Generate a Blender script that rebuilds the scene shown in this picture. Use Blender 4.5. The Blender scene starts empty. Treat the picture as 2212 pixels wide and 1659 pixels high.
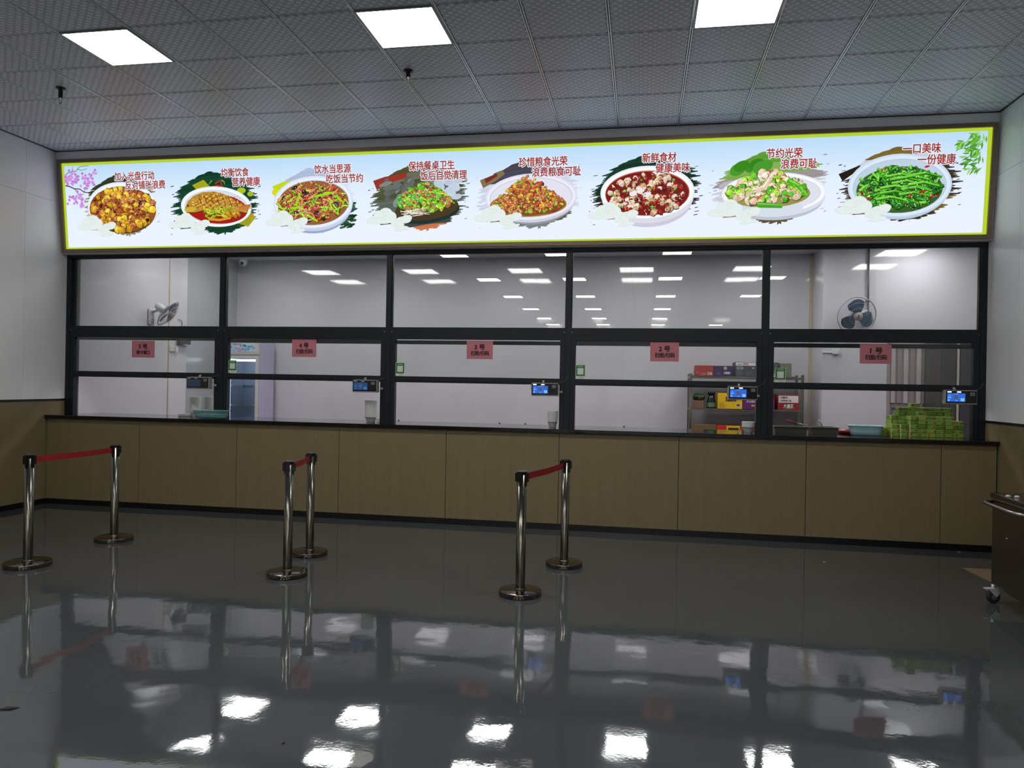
import bpy, math, random
from mathutils import Vector, Matrix, Euler
rnd = random.Random(7)
PI = math.pi
C = bpy.context.scene.collection
SC = bpy.context.scene

# ------------------------------------------------------------------ camera, world, exposure
cam_d = bpy.data.cameras.new('camera')
cam_d.sensor_fit = 'HORIZONTAL'; cam_d.sensor_width = 36.0
cam_d.lens = 1594.8 / 2212.0 * 36.0
cam_d.clip_start = 0.05; cam_d.clip_end = 80
cam = bpy.data.objects.new('camera', cam_d); C.objects.link(cam)
_yaw, _pit, _rol = math.radians(-9.9846), math.radians(0.0127), math.radians(1.0215)
_f = Vector((math.sin(_yaw)*math.cos(_pit), math.cos(_yaw)*math.cos(_pit), math.sin(_pit)))
_r0 = Vector((math.cos(_yaw), -math.sin(_yaw), 0)); _u0 = _r0.cross(_f)
_r = _r0*math.cos(_rol) + _u0*math.sin(_rol); _u = -_r0*math.sin(_rol) + _u0*math.cos(_rol)
_m = Matrix((( _r.x,_u.x,-_f.x,2.0842),(_r.y,_u.y,-_f.y,-7.6380),(_r.z,_u.z,-_f.z,1.4907),(0,0,0,1)))
cam.matrix_world = _m
SC.camera = cam
w = bpy.data.worlds.new('world'); SC.world = w; w.use_nodes = True
w.node_tree.nodes['Background'].inputs[0].default_value = (0.5, 0.55, 0.6, 1)
w.node_tree.nodes['Background'].inputs[1].default_value = 0.05
SC.view_settings.view_transform = 'Standard'; SC.view_settings.look = 'None'
SC.view_settings.gamma = 1.0; SC.view_settings.use_curve_mapping = False
SC.view_settings.exposure = 0.0
SC.cycles.max_bounces = 9; SC.cycles.diffuse_bounces = 4; SC.cycles.glossy_bounces = 6
SC.cycles.transparent_max_bounces = 12; SC.cycles.sample_clamp_indirect = 4.0
SC.cycles.caustics_reflective = False; SC.cycles.caustics_refractive = False
DINING_LAMP, KITCHEN_LAMP, SIGN_LIGHT = 33.0, 17.0, 1.0

# ------------------------------------------------------------------ materials
def lin(c):
    return tuple(((x/255.0)/12.92 if x/255.0 <= 0.04045 else ((x/255.0+0.055)/1.055)**2.4) for x in c) + (1.0,)
MATS = {}
def mat(name, rgb, rough=0.5, metal=0.0, spec=0.5, emit=0.0, ergb=None, noise=None, bump=None, coat=0.0, alpha=None, trans=0.0):
    """noise=(scale xyz, amount) tints the colour, bump=(scale xyz, strength, distance) relief"""
    if name in MATS: return MATS[name]
    m = bpy.data.materials.new(name); m.use_nodes = True; nt = m.node_tree
    b = nt.nodes['Principled BSDF']
    b.inputs['Base Color'].default_value = lin(rgb); b.inputs['Roughness'].default_value = rough
    b.inputs['Metallic'].default_value = metal; b.inputs['Specular IOR Level'].default_value = spec
    b.inputs['Coat Weight'].default_value = coat; b.inputs['Coat Roughness'].default_value = 0.04
    b.inputs['Transmission Weight'].default_value = trans
    if emit:
        b.inputs['Emission Color'].default_value = lin(ergb or rgb); b.inputs['Emission Strength'].default_value = emit
    if alpha is not None: b.inputs['Alpha'].default_value = alpha
    if noise or bump:
        tc = nt.nodes.new('ShaderNodeTexCoord')
    if noise:
        mp = nt.nodes.new('ShaderNodeMapping'); mp.inputs['Scale'].default_value = noise[0]
        n = nt.nodes.new('ShaderNodeTexNoise'); n.inputs['Scale'].default_value = 1.0; n.inputs['Detail'].default_value = 5
        nt.links.new(tc.outputs['Object'], mp.inputs[0]); nt.links.new(mp.outputs[0], n.inputs[0])
        r = nt.nodes.new('ShaderNodeMapRange'); r.inputs[1].default_value = 0.3; r.inputs[2].default_value = 0.7
        r.inputs[3].default_value = 1.0 - noise[1]; r.inputs[4].default_value = 1.0 + noise[1]
        nt.links.new(n.outputs[0], r.inputs[0])
        mx = nt.nodes.new('ShaderNodeVectorMath'); mx.operation = 'SCALE'; mx.inputs[0].default_value = lin(rgb)[:3]
        nt.links.new(r.outputs[0], mx.inputs[3]); nt.links.new(mx.outputs[0], b.inputs['Base Color'])
    if bump:
        mp = nt.nodes.new('ShaderNodeMapping'); mp.inputs['Scale'].default_value = bump[0]
        n = nt.nodes.new('ShaderNodeTexNoise'); n.inputs['Scale'].default_value = 1.0; n.inputs['Detail'].default_value = 2
        nt.links.new(tc.outputs['Object'], mp.inputs[0]); nt.links.new(mp.outputs[0], n.inputs[0])
        bp = nt.nodes.new('ShaderNodeBump'); bp.inputs['Strength'].default_value = bump[1]; bp.inputs['Distance'].default_value = bump[2]
        nt.links.new(n.outputs[0], bp.inputs['Height']); nt.links.new(bp.outputs[0], b.inputs['Normal'])
    MATS[name] = m; return m

def mat_emit(name, rgb, s):
    if name in MATS: return MATS[name]
    m = bpy.data.materials.new(name); m.use_nodes = True; nt = m.node_tree; nt.nodes.clear()
    e = nt.nodes.new('ShaderNodeEmission'); o = nt.nodes.new('ShaderNodeOutputMaterial')
    e.inputs[0].default_value = lin(rgb); e.inputs[1].default_value = s
    nt.links.new(e.outputs[0], o.inputs[0]); MATS[name] = m; return m

def mat_print(name, emission):
    """flat print whose colours come from the mesh; lit from behind when emission > 0"""
    m = bpy.data.materials.new(name); m.use_nodes = True; nt = m.node_tree
    a = nt.nodes.new('ShaderNodeAttribute'); a.attribute_name = 'ink'
    b = nt.nodes['Principled BSDF']
    if emission > 0:
        b.inputs['Base Color'].default_value = (0.01, 0.01, 0.01, 1); b.inputs['Roughness'].default_value = 0.4
        b.inputs['Specular IOR Level'].default_value = 0.1
        nt.links.new(a.outputs[0], b.inputs['Emission Color']); b.inputs['Emission Strength'].default_value = emission
        m.cycles.emission_sampling = 'NONE'
    else:
        nt.links.new(a.outputs[0], b.inputs['Base Color']); b.inputs['Roughness'].default_value = 0.55
    return m

def mat_glass(name, tint, refl=1.0):
    """thin clear pane: see-through with a fresnel mirror on top"""
    m = bpy.data.materials.new(name); m.use_nodes = True; nt = m.node_tree; nt.nodes.clear()
    t = nt.nodes.new('ShaderNodeBsdfTransparent'); t.inputs[0].default_value = tint
    g = nt.nodes.new('ShaderNodeBsdfGlossy'); g.inputs['Roughness'].default_value = 0.0
    f = nt.nodes.new('ShaderNodeFresnel'); f.inputs[0].default_value = 1.5
    mx = nt.nodes.new('ShaderNodeMixShader'); o = nt.nodes.new('ShaderNodeOutputMaterial')
    nt.links.new(f.outputs[0], mx.inputs[0]); nt.links.new(t.outputs[0], mx.inputs[1])
    nt.links.new(g.outputs[0], mx.inputs[2]); nt.links.new(mx.outputs[0], o.inputs[0])
    MATS[name] = m; return m

def mat_tile(name):
    """embossed white ceiling tile: small raised squares in brick order"""
    m = bpy.data.materials.new(name); m.use_nodes = True; nt = m.node_tree
    b = nt.nodes['Principled BSDF']; tc = nt.nodes.new('ShaderNodeTexCoord')
    mp = nt.nodes.new('ShaderNodeMapping'); mp.inputs['Rotation'].default_value = (0, 0, PI/4)
    br = nt.nodes.new('ShaderNodeTexBrick'); br.inputs['Scale'].default_value = 1.0
    br.inputs['Brick Width'].default_value = 0.0497; br.inputs['Row Height'].default_value = 0.0497
    br.inputs['Mortar Size'].default_value = 0.0105; br.inputs['Mortar Smooth'].default_value = 0.3; br.offset = 0.0
    br.inputs['Color1'].default_value = lin((240, 241, 252)); br.inputs['Color2'].default_value = lin((236, 237, 248))
    br.inputs['Mortar'].default_value = lin((194, 194, 208))
    nt.links.new(tc.outputs['Object'], mp.inputs[0]); nt.links.new(mp.outputs[0], br.inputs[0])
    nt.links.new(br.outputs[0], b.inputs['Base Color'])
    bp = nt.nodes.new('ShaderNodeBump'); bp.inputs['Strength'].default_value = 0.6; bp.inputs['Distance'].default_value = 0.002
    bp.invert = True
    nt.links.new(br.outputs[1], bp.inputs['Height']); nt.links.new(bp.outputs[0], b.inputs['Normal'])
    b.inputs['Roughness'].default_value = 0.42; b.inputs['Specular IOR Level'].default_value = 0.6
    MATS[name] = m; return m

def mat_floor():
    m = mat('grey epoxy floor', (72, 77, 79), rough=0.16, spec=0.55, noise=((0.8, 0.8, 1), 0.13))
    nt = m.node_tree; b = nt.nodes['Principled BSDF']; tc = nt.nodes.new('ShaderNodeTexCoord')
    h = []
    for s, sc in ((1.3, 1.0), (6.0, 0.15), (60.0, 0.014)):
        n = nt.nodes.new('ShaderNodeTexNoise'); n.inputs['Scale'].default_value = s; n.inputs['Detail'].default_value = 1
        nt.links.new(tc.outputs['Object'], n.inputs[0])
        mu = nt.nodes.new('ShaderNodeMath'); mu.operation = 'MULTIPLY'; mu.inputs[1].default_value = sc
        nt.links.new(n.outputs[0], mu.inputs[0]); h.append(mu)
    a1 = nt.nodes.new('ShaderNodeMath'); a2 = nt.nodes.new('ShaderNodeMath')
    nt.links.new(h[0].outputs[0], a1.inputs[0]); nt.links.new(h[1].outputs[0], a1.inputs[1])
    nt.links.new(a1.outputs[0], a2.inputs[0]); nt.links.new(h[2].outputs[0], a2.inputs[1])
    bp = nt.nodes.new('ShaderNodeBump'); bp.inputs['Strength'].default_value = 1.0; bp.inputs['Distance'].default_value = 0.0045
    nt.links.new(a2.outputs[0], bp.inputs['Height']); nt.links.new(bp.outputs[0], b.inputs['Normal'])
    n = nt.nodes.new('ShaderNodeTexNoise'); n.inputs['Scale'].default_value = 2.3; n.inputs['Detail'].default_value = 6
    r = nt.nodes.new('ShaderNodeMapRange'); r.inputs[1].default_value = 0.35; r.inputs[2].default_value = 0.7
    r.inputs[3].default_value = 0.02; r.inputs[4].default_value = 0.065
    nt.links.new(tc.outputs['Object'], n.inputs[0]); nt.links.new(n.outputs[0], r.inputs[0]); nt.links.new(r.outputs[0], b.inputs['Roughness'])
    return m

M_FLOOR = mat_floor()
M_TILE = mat_tile('embossed ceiling tile')
M_RUNNER = mat('brushed tee bar', (232, 234, 240), rough=0.3, metal=0.35)
M_VOID = mat('dark ceiling void', (14, 14, 16), rough=0.9)
M_WHITE = mat('white wall panel', (241, 243, 246), rough=0.32, spec=0.4, noise=((0.7, 0.7, 0.9), 0.05), bump=((1.5, 1.5, 1.5), 0.15, 0.01))
M_BAND = mat('grey white bulkhead', (245, 246, 250), rough=0.4)
M_WOOD = mat('beige wood laminate', (127, 116, 87), rough=0.42, spec=0.3, noise=((45, 45, 0.9), 0.05))
M_BLACK = mat('black trim', (16, 17, 19), rough=0.35, spec=0.4)
M_FRAME = mat('anthracite aluminium', (21, 26, 33), rough=0.42, spec=0.35)
M_FRAME2 = mat('black rubber seal', (10, 11, 13), rough=0.5)
M_GRANITE = mat('polished black granite', (12, 12, 13), rough=0.06, spec=0.7)
M_KWALL = mat('glossy kitchen wall panel', (202, 201, 206), rough=0.05, spec=0.85, noise=((0.8, 0.8, 0.8), 0.03), bump=((1.1, 1.1, 1.6), 0.12, 0.012))
M_KCEIL = mat('kitchen ceiling panel', (205, 206, 212), rough=0.35)
M_KFLOOR = mat('kitchen floor', (96, 92, 90), rough=0.4)
M_CREAM = mat('cream trunking', (186, 176, 150), rough=0.5)
M_STEEL = mat('brushed stainless', (170, 166, 158), rough=0.22, metal=1.0, noise=((3, 3, 40), 0.06))
M_POLE = mat('satin stanchion steel', (116, 115, 106), rough=0.2, metal=1.0)
M_STEELD = mat('dark mirror stainless', (120, 112, 104), rough=0.12, metal=1.0, noise=((9, 9, 9), 0.12))
M_BRONZE = mat('bronze sign frame', (132, 116, 96), rough=0.36, metal=0.7)
M_PLASTIC = mat('black plastic', (13, 13, 15), rough=0.35)
M_RED = mat('red belt webbing', (150, 14, 34), rough=0.6, noise=((90, 90, 90), 0.12))
M_LAMP = mat_emit('dining lamp diffuser', (255, 249, 243), DINING_LAMP)
M_KLAMP = mat_emit('kitchen lamp diffuser', (255, 250, 252), KITCHEN_LAMP)
M_LAMPF = mat('lamp frame', (150, 156, 152), rough=0.35, metal=0.4)
M_GLASS = mat_glass('clear window pane', (0.90, 0.92, 0.91, 1))
M_WPLAST = mat('white plastic', (214, 216, 218), rough=0.35)
M_PINK = mat('pink paper', (196, 122, 134), rough=0.7, noise=((9, 9, 9), 0.04))
M_INK = mat('black ink', (28, 14, 20), rough=0.8)
M_GREENC = mat('green card', (32, 128, 52), rough=0.45)
M_CARDW = mat('white card', (222, 226, 222), rough=0.5)
M_FOAM = mat('white translucent bowls', (205, 210, 208), rough=0.4)
M_TEAL = mat('teal plastic', (172, 214, 222), rough=0.25, alpha=0.86)
M_TEAL2 = mat('pale teal plastic', (112, 172, 172), rough=0.25, alpha=0.5)
M_FOIL = mat('metal pan', (118, 120, 112), rough=0.3, metal=0.6)
M_KRAFT = mat('kraft cardboard', (140, 118, 92), rough=0.8, noise=((20, 20, 20), 0.08))
M_PRINT = mat_print('printed ink', 0)
M_SIGNP = mat_print('backlit print', SIGN_LIGHT)

# ------------------------------------------------------------------ mesh helpers
class B:
    def __init__(s): s.v = []; s.f = []; s.mi = []; s.m = 0; s.sm = []
    def poly(s, pts, faces, smooth=False):
        o = len(s.v); s.v += [tuple(p) for p in pts]
        for f in faces: s.f.append(tuple(i+o for i in f)); s.mi.append(s.m); s.sm.append(smooth)
    def box(s, x0, x1, y0, y1, z0, z1, b=0.0):
        if b <= 0:
            P = [(x0,y0,z0),(x1,y0,z0),(x1,y1,z0),(x0,y1,z0),(x0,y0,z1),(x1,y0,z1),(x1,y1,z1),(x0,y1,z1)]
            s.poly(P, [(0,3,2,1),(4,5,6,7),(0,1,5,4),(1,2,6,5),(2,3,7,6),(3,0,4,7)]); return s
        P = []; 
        for sz in (0, 1):
            for sy in (0, 1):
                for sx in (0, 1):
                    x = (x0, x1)[sx]; y = (y0, y1)[sy]; z = (z0, z1)[sz]
                    dx = b if sx == 0 else -b; dy = b if sy == 0 else -b; dz = b if sz == 0 else -b
                    P += [(x, y+dy, z+dz), (x+dx, y, z+dz), (x+dx, y+dy, z)]
        I = lambda sx, sy, sz, a: (sz*4+sy*2+sx)*3+a
        F = []
        for sd in (0, 1):
            q = [I(sd,0,0,0), I(sd,1,0,0), I(sd,1,1,0), I(sd,0,1,0)]; F.append(q if sd else q[::-1])
            q = [I(0,sd,0,1), I(0,sd,1,1), I(1,sd,1,1), I(1,sd,0,1)]; F.append(q if sd else q[::-1])
            q = [I(0,0,sd,2), I(1,0,sd,2), I(1,1,sd,2), I(0,1,sd,2)]; F.append(q if sd else q[::-1])
        for a in (0, 1):
            for c in (0, 1):
                q = [I(0,a,c,1), I(1,a,c,1), I(1,a,c,2), I(0,a,c,2)]; F.append(q if (a+c) % 2 else q[::-1])
                q = [I(a,0,c,0), I(a,1,c,0), I(a,1,c,2), I(a,0,c,2)]; F.append(q[::-1] if (a+c) % 2 else q)
                q = [I(a,c,0,0), I(a,c,1,0), I(a,c,1,1), I(a,c,0,1)]; F.append(q if (a+c) % 2 else q[::-1])
                for d in (0, 1):
                    q = [I(a,c,d,0), I(a,c,d,1), I(a,c,d,2)]; F.append(q if (a+c+d) % 2 else q[::-1])
        s.poly(P, F); return s
    def lathe(s, prof, cx=0, cy=0, cz=0, n=24, axis='z', cap=True):
        P = []
        for r, h in prof:
            for i in range(n):
                a = 2*PI*i/n; u, v = r*math.cos(a), r*math.sin(a)
                P.append({'z': (cx+u, cy+v, cz+h), 'y': (cx+u, cy+h, cz+v), 'x': (cx+h, cy+u, cz+v)}[axis])
        F = []
        for k in range(len(prof)-1):
            for i in range(n):
                j = (i+1) % n; F.append((k*n+i, k*n+j, (k+1)*n+j, (k+1)*n+i))
        s.poly(P, F, True)
        if cap:
            o = len(s.v) - len(P)
            for k in (0, len(prof)-1):
                if prof[k][0] > 1e-6:
                    s.f.append(tuple(o+k*n+i for i in (range(n) if k else range(n-1, -1, -1)))); s.mi.append(s.m); s.sm.append(False)
        return s
    def cyl(s, cx, cy, z0, z1, r, n=20): return s.lathe([(r, z0), (r, z1)], cx, cy, 0, n)
    def tube(s, pts, r, n=8, closed=False):
        pts = [Vector(p) for p in pts]; P = []; N = len(pts); prev = None
        for i, p in enumerate(pts):
            a = pts[(i-1) % N] if (closed or i > 0) else p; b = pts[(i+1) % N] if (closed or i < N-1) else p
            t = (b-a).normalized()
            if prev is None: nrm = t.orthogonal().normalized()
            else: nrm = (prev - t*prev.dot(t)).normalized()
            prev = nrm; bn = t.cross(nrm)
            for k in range(n):
                q = 2*PI*k/n; P.append(tuple(p + nrm*(r*math.cos(q)) + bn*(r*math.sin(q))))
        F = []
        for i in range(N if closed else N-1):
            for k in range(n):
                j = (i+1) % N; F.append((i*n+k, i*n+(k+1) % n, j*n+(k+1) % n, j*n+k))
        if not closed: F += [tuple(range(n-1, -1, -1)), tuple((N-1)*n+k for k in range(n))]
        s.poly(P, F, True); return s
    def mesh(s, name, mats):
        me = bpy.data.meshes.new(name); me.from_pydata(s.v, [], s.f); me.update()
        if not isinstance(mats, (list, tuple)): mats = [mats]
        for m in mats: me.materials.append(m)
        if len(mats) > 1: me.polygons.foreach_set('material_index', s.mi)
        me.polygons.foreach_set('use_smooth', s.sm)
        return me
    def build(s, name, mats, parent=None, loc=None, rot=None):
        return put(name, s.mesh(name, mats), parent, loc, rot)

def put(name, me, parent=None, loc=None, rot=None):
    o = bpy.data.objects.new(name, me); C.objects.link(o)
    if parent: o.parent = parent
    if loc: o.location = loc
    if rot: o.rotation_euler = rot
    return o
def tag(o, label=None, cat=None, group=None, kind=None):
    if label: o['label'] = label
    if cat: o['category'] = cat
    if group: o['group'] = group
    if kind: o['kind'] = kind
    return o
def empty(name, loc=(0,0,0), rot=(0,0,0)):
    o = bpy.data.objects.new(name, None); C.objects.link(o); o.location = loc; o.rotation_euler = rot
    o.empty_display_size = 0.1; return o
def thing(name, label, cat, loc=(0,0,0), rot=(0,0,0), group=None, kind=None):
    return tag(empty(name, loc, rot), label, cat, group, kind)
def copy_tree(o, parent=None):
    c = o.copy(); C.objects.link(c)
    if parent: c.parent = parent
    for ch in list(o.children): copy_tree(ch, c)
    return c
def bx(name, m, parent, x0, x1, y0, y1, z0, z1, b=0.0):
    """box whose origin sits at its own base centre (parent assumed unrotated at its location)"""
    cx, cy = (x0+x1)/2, (y0+y1)/2
    o = B().box(x0-cx, x1-cx, y0-cy, y1-cy, 0, z1-z0, b).build(name, m)
    if parent:
        o.parent = parent; o.location = Vector((cx, cy, z0)) - parent.location
    else: o.location = (cx, cy, z0)
    return o
def text_mesh(body, size, offset=0.0, spacing=1.0, align='LEFT'):
    cu = bpy.data.curves.new('lettering', 'FONT'); cu.body = body; cu.size = size; cu.offset = offset
    cu.space_character = spacing; cu.align_x = align; cu.resolution_u = 2
    o = bpy.data.objects.new('lettering', cu); C.objects.link(o); bpy.context.view_layer.update()
    me = bpy.data.meshes.new_from_object(o.evaluated_get(bpy.context.evaluated_depsgraph_get()))
    bpy.data.objects.remove(o); bpy.data.curves.remove(cu)
    return me
def text_on(name, body, size, m, parent, loc, rot=(PI/2, 0, 0), offset=0.0, width=None, align='LEFT', spacing=1.0):
    me = text_mesh(body, size, 0.0, spacing, align); me.materials.clear(); me.materials.append(m)
    xs = [v.co.x for v in me.vertices]
    if width and xs:
        k = width/(max(xs)-min(xs))
        for v in me.vertices: v.co.x *= k
    if offset > 0:                               # bolder strokes: copies of the outline spread round a small circle
        V = [v.co.copy() for v in me.vertices]; F = [tuple(p.vertices) for p in me.polygons]; n0 = len(V); VV = []; FF = []
        rings = [(offset, 8)] if offset < 0.004 else [(offset, 12), (offset*0.55, 8)]
        sh_ = [(0, 0)] + [(r_*math.cos(2*PI*i/k_), r_*math.sin(2*PI*i/k_)) for r_, k_ in rings for i in range(k_)]
        for q, (dx, dy) in enumerate(sh_):
            VV += [(v.x+dx, v.y+dy, v.z+q*0.000016) for v in V]; FF += [tuple(i+q*n0 for i in f) for f in F]
        me = bpy.data.meshes.new(name); me.from_pydata(VV, [], FF); me.update(); me.materials.append(m)
    me.name = name
    return put(name, me, parent, loc, rot)

L, R = -4.773, 5.366          # side walls
HC = 4.138                    # dining ceiling
YB = 4.0                      # kitchen back wall
KC = 3.515                    # kitchen ceiling
YW = 0.20                     # face of the window frames
RX = 10.2                     # the hall widens to the right behind the camera's near wall
YR = -26.0

# ------------------------------------------------------------------ setting: floor, ceiling, walls
fl = B().box(L-0.3, RX, YR, 0.05, -0.1, 0).build('floor', M_FLOOR)
tag(fl, 'glossy dark grey epoxy floor of the dining hall', 'floor', kind='structure')
kf = B().box(L-0.3, 7.6, 0.05, YB+0.2, -0.1, 0).build('floor', M_KFLOOR)
tag(kf, 'tiled kitchen floor behind the serving counter', 'floor', kind='structure')

ceil = thing('ceiling', 'dining hall ceiling of embossed metal tiles between thin tee bars', 'ceiling', (0, 0, HC), kind='structure')
bx('ceiling_void', M_VOID, ceil, L-0.3, RX, YR, 0.3, HC+0.05, HC+0.1)
T = 0.6; g = 0.006
def tile_mesh(w_, d_):
    b = B(); e = 0.012; h = 0.008
    P = [(-w_/2, -d_/2, 0.02), (w_/2, -d_/2, 0.02), (w_/2, d_/2, 0.02), (-w_/2, d_/2, 0.02),
         (-w_/2, -d_/2, h), (w_/2, -d_/2, h), (w_/2, d_/2, h), (-w_/2, d_/2, h),
         (-w_/2+e, -d_/2+e, 0), (w_/2-e, -d_/2+e, 0), (w_/2-e, d_/2-e, 0), (-w_/2+e, d_/2-e, 0)]
    b.poly(P, [(0,1,2,3), (4,5,1,0), (5,6,2,1), (6,7,3,2), (7,4,0,3), (8,9,5,4), (9,10,6,5), (10,11,7,6), (11,8,4,7), (11,10,9,8)])
    return b.mesh('ceiling_tile', M_TILE)
tm = tile_mesh(T-2*g-0.012, T-2*g)
LIGHTS = {(-4, 0), (0, 0), (4, 0)}
WD = 0.2506
for r in range(-3, 5):                     # r=0 is the lamp row, r=4 the narrow row at the wall
    for c in range(-8, 9):
        if (c, r) in LIGHTS: continue
        x0, x1 = c*T, (c+1)*T
        y1 = -(T*(3-r)+WD); y0 = y1 - T
        if r == 4: y0, y1 = -WD, -0.004
        cx0, cx1 = max(x0, L), min(x1, R)
        if cx1-cx0 < 0.05: continue
        if r == 4 or cx1-cx0 < T-0.01: me = tile_mesh(cx1-cx0-2*g-0.012, y1-y0-2*g)
        else: me = tm
        o = put('ceiling_tile', me, ceil, ((cx0+cx1)/2, (y0+y1)/2, 0))
b = B()
y = -(T*6+WD) - T
while y > YR:
    for c in range(-8, 17):
        x0, x1 = max(c*T, L), min((c+1)*T, RX)
        b.box(x0+g+0.006, x1-g-0.006, y-T+g, y-g, 0.0, 0.02)
    y -= T
tag(b.build('ceiling_tile_field', M_TILE, ceil), kind='stuff')
for c in range(-7, 9):
    x = c*T
    rn = B(); rn.box(-0.012, -0.0035, -4.45, -0.004, -0.001, 0.012); rn.box(0.0035, 0.012, -4.45, -0.004, -0.001, 0.012)
    rn.build('tee_bar', M_RUNNER, ceil, (x, 0, 0))
for r in range(-2, 5):
    yy = -(T*(3-r)+WD) - T
    rn = B(); rn.box(L, R, -0.004, 0.0, 0.001, 0.01)
    rn.build('cross_bar', M_RUNNER, ceil, (0, yy, 0))
b = B(); b.box(L, L+0.008, -3.4, 0, -0.006, 0.0); b.box(R-0.008, R, -3.4, 0, -0.006, 0.0); b.box(L, R, -0.010, -0.002, -0.006, 0.0)
b.build('edge_angle', M_BLACK, ceil)

# side walls of the dining hall: white panels over wood panels, black cap between, black baseboard
def side_wall(name, side, ya, seams_up, seams_lo, lab):
    X = L if side < 0 else R; d = -1 if side < 0 else 1
    wl = thing(name, lab, 'wall', (X, 0, 0), kind='structure')
    def pan(n, m, y0, y1, z0, z1, t=0.0):
        xa, xb = (X+d*0.0-d*t, X+d*0.05)
        bx(n, m, wl, min(xa, xb), max(xa, xb), y0+0.0015, y1-0.0015, z0, z1)
    bx('wall_core', M_BLACK, wl, min(X+d*0.03, X+d*0.12), max(X+d*0.03, X+d*0.12), ya, 0.30, 0.0, HC+0.05)
    e = [ya] + seams_up + [0.30]
    for a, c in zip(e[:-1], e[1:]):
        pan('white_panel', M_WHITE, a, c, 1.222, 3.547); pan('white_panel', M_WHITE, a, c, 3.550, HC+0.04)
    e = [ya] + seams_lo + [0.30]
    for a, c in zip(e[:-1], e[1:]): pan('wood_panel', M_WOOD, a, c, 0.06, 1.200)
    xa, xb = X-d*0.008, X+d*0.05
    bx('cap_trim', M_BLACK, wl, min(xa, xb), max(xa, xb), ya, 0.30, 1.200, 1.222)
    return wl
side_wall('wall_left', -1, -26.0, [-24.4, -20, -16, -12.0, -9.6, -7.2, -4.8, -2.82, -1.62, -0.42], [-24, -20, -16, -12, -9.6, -7.2, -4.89, -3.69, -2.49, -1.29, -0.09], 'left wall, white panels above beige wood panels with a black cap')
side_wall('wall_right', 1, -3.2, [-2.8, -1.6, -0.4], [-2.4, -1.2, -0.52, -0.08], 'right wall, white panels above beige wood panels with a black cap')
for nm, X, d, lab in (('baseboard_left', L, 1, 'black baseboard along the left wall'), ('baseboard_right', R, -1, 'black baseboard along the right wall')):
    ya = -26.0 if d > 0 else -3.2
    o = bx(nm, M_BLACK, None, min(X, X+d*0.012), max(X, X+d*0.012), ya, -0.086, 0, 0.062)
    tag(o, lab, 'baseboard', kind='structure')
o = bx('wall_right', M_WHITE, None, R+0.05, RX, -3.2, -3.1, 0, HC+0.05); tag(o, 'white wall return where the hall widens to the right', 'wall', kind='structure')
o = bx('wall_right', M_WHITE, None, RX, RX+0.1, YR, -3.1, 0, HC+0.05); tag(o, 'far right white wall of the wide hall', 'wall', kind='structure')
o = bx('wall_rear', M_WHITE, None, L, RX, YR-0.1, YR, 0, HC+0.05); tag(o, 'white rear wall of the hall behind the viewer', 'wall', kind='structure')

# bulkhead above the windows, leaning forward at the top
SL = 0.0976
def ys(z, off): return SL*(HC-z)+off
wf = thing('wall_front', 'grey white bulkhead above the serving windows, leaning forward behind the menu sign', 'wall', (0, 0, 2.95), kind='structure')
xs = [L, -3.213, -0.349, 2.508, R]
for a, c in zip(xs[:-1], xs[1:]):
    b = B(); a2, c2 = a+0.0012, c-0.0012
    P = [(a2, ys(2.95, 0), 0), (c2, ys(2.95, 0), 0), (c2, ys(2.95, 0)+0.2, 0), (a2, ys(2.95, 0)+0.2, 0),
         (a2, ys(HC+0.02, 0), HC+0.02-2.95), (c2, ys(HC+0.02, 0), HC+0.02-2.95), (c2, ys(HC, 0)+0.3, HC+0.02-2.95), (a2, ys(HC, 0)+0.3, HC+0.02-2.95)]
    b.poly(P, [(0,3,2,1),(4,5,6,7),(0,1,5,4),(1,2,6,5),(2,3,7,6),(3,0,4,7)])
    b.build('wall_panel', M_BAND, wf)
bx('bulkhead_core', M_BLACK, wf, L, R, 0.14, 0.34, 2.975, HC+0.04)

# kitchen shell
kb = thing('wall_kitchen_back', 'glossy white panelled back wall of the kitchen', 'wall', (0, YB, 0), kind='structure')
e = [L-0.1, -3.0, -0.6, 1.8, 4.2, 4.575]
for a, c in zip(e[:-1], e[1:]): bx('wall_panel', M_KWALL, kb, a+0.0004, c-0.0004, YB, YB+0.1, 0, KC+0.05)
kl = thing('wall_kitchen_left', 'left kitchen wall with a shallow pilaster nearest the windows', 'wall', (L, 0, 0), kind='structure')
bx('wall_panel', mat('shaded kitchen wall grey', (168, 171, 174), rough=0.2, spec=0.5), kl, L-0.1, L, 2.4, YB, 0, KC+0.05)  # shade on the wall beyond the pilaster is put into this darker grey
bx('wall_pilaster', M_KWALL, kl, L-0.1, -4.662, 0.675, 2.43, 0, KC+0.05)
bx('wall_pilaster', M_KWALL, kl, L-0.1, -4.662, 0.29, 0.675, 1.0372, KC+0.05)
kr = thing('wall_kitchen_right', 'projecting white kitchen wall holding the round fan', 'wall', (4.57, 3.33, 0), kind='structure')
bx('wall_panel', M_KWALL, kr, 4.57, 5.42, 3.33, YB+0.1, 0, KC+0.05)
bx('wall_panel', M_KWALL, kr, 5.42, 7.6, 3.33, YB+0.1, 2.15, KC+0.05)
bx('wall_panel', M_KWALL, kr, 6.02, 7.6, 3.33, YB+0.1, 0, 2.15)
o = bx('wall_kitchen_end', M_KWALL, None, 7.5, 7.6, 0.3, 3.33, 0, KC+0.05); tag(o, 'far end wall of the kitchen to the right', 'wall', kind='structure')
o = bx('wall_kitchen_front', M_KWALL, None, R+0.13, 7.6, 0.22, 0.32, 0, KC+0.05); tag(o, 'front kitchen wall right of the serving windows', 'wall', kind='structure')
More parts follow.
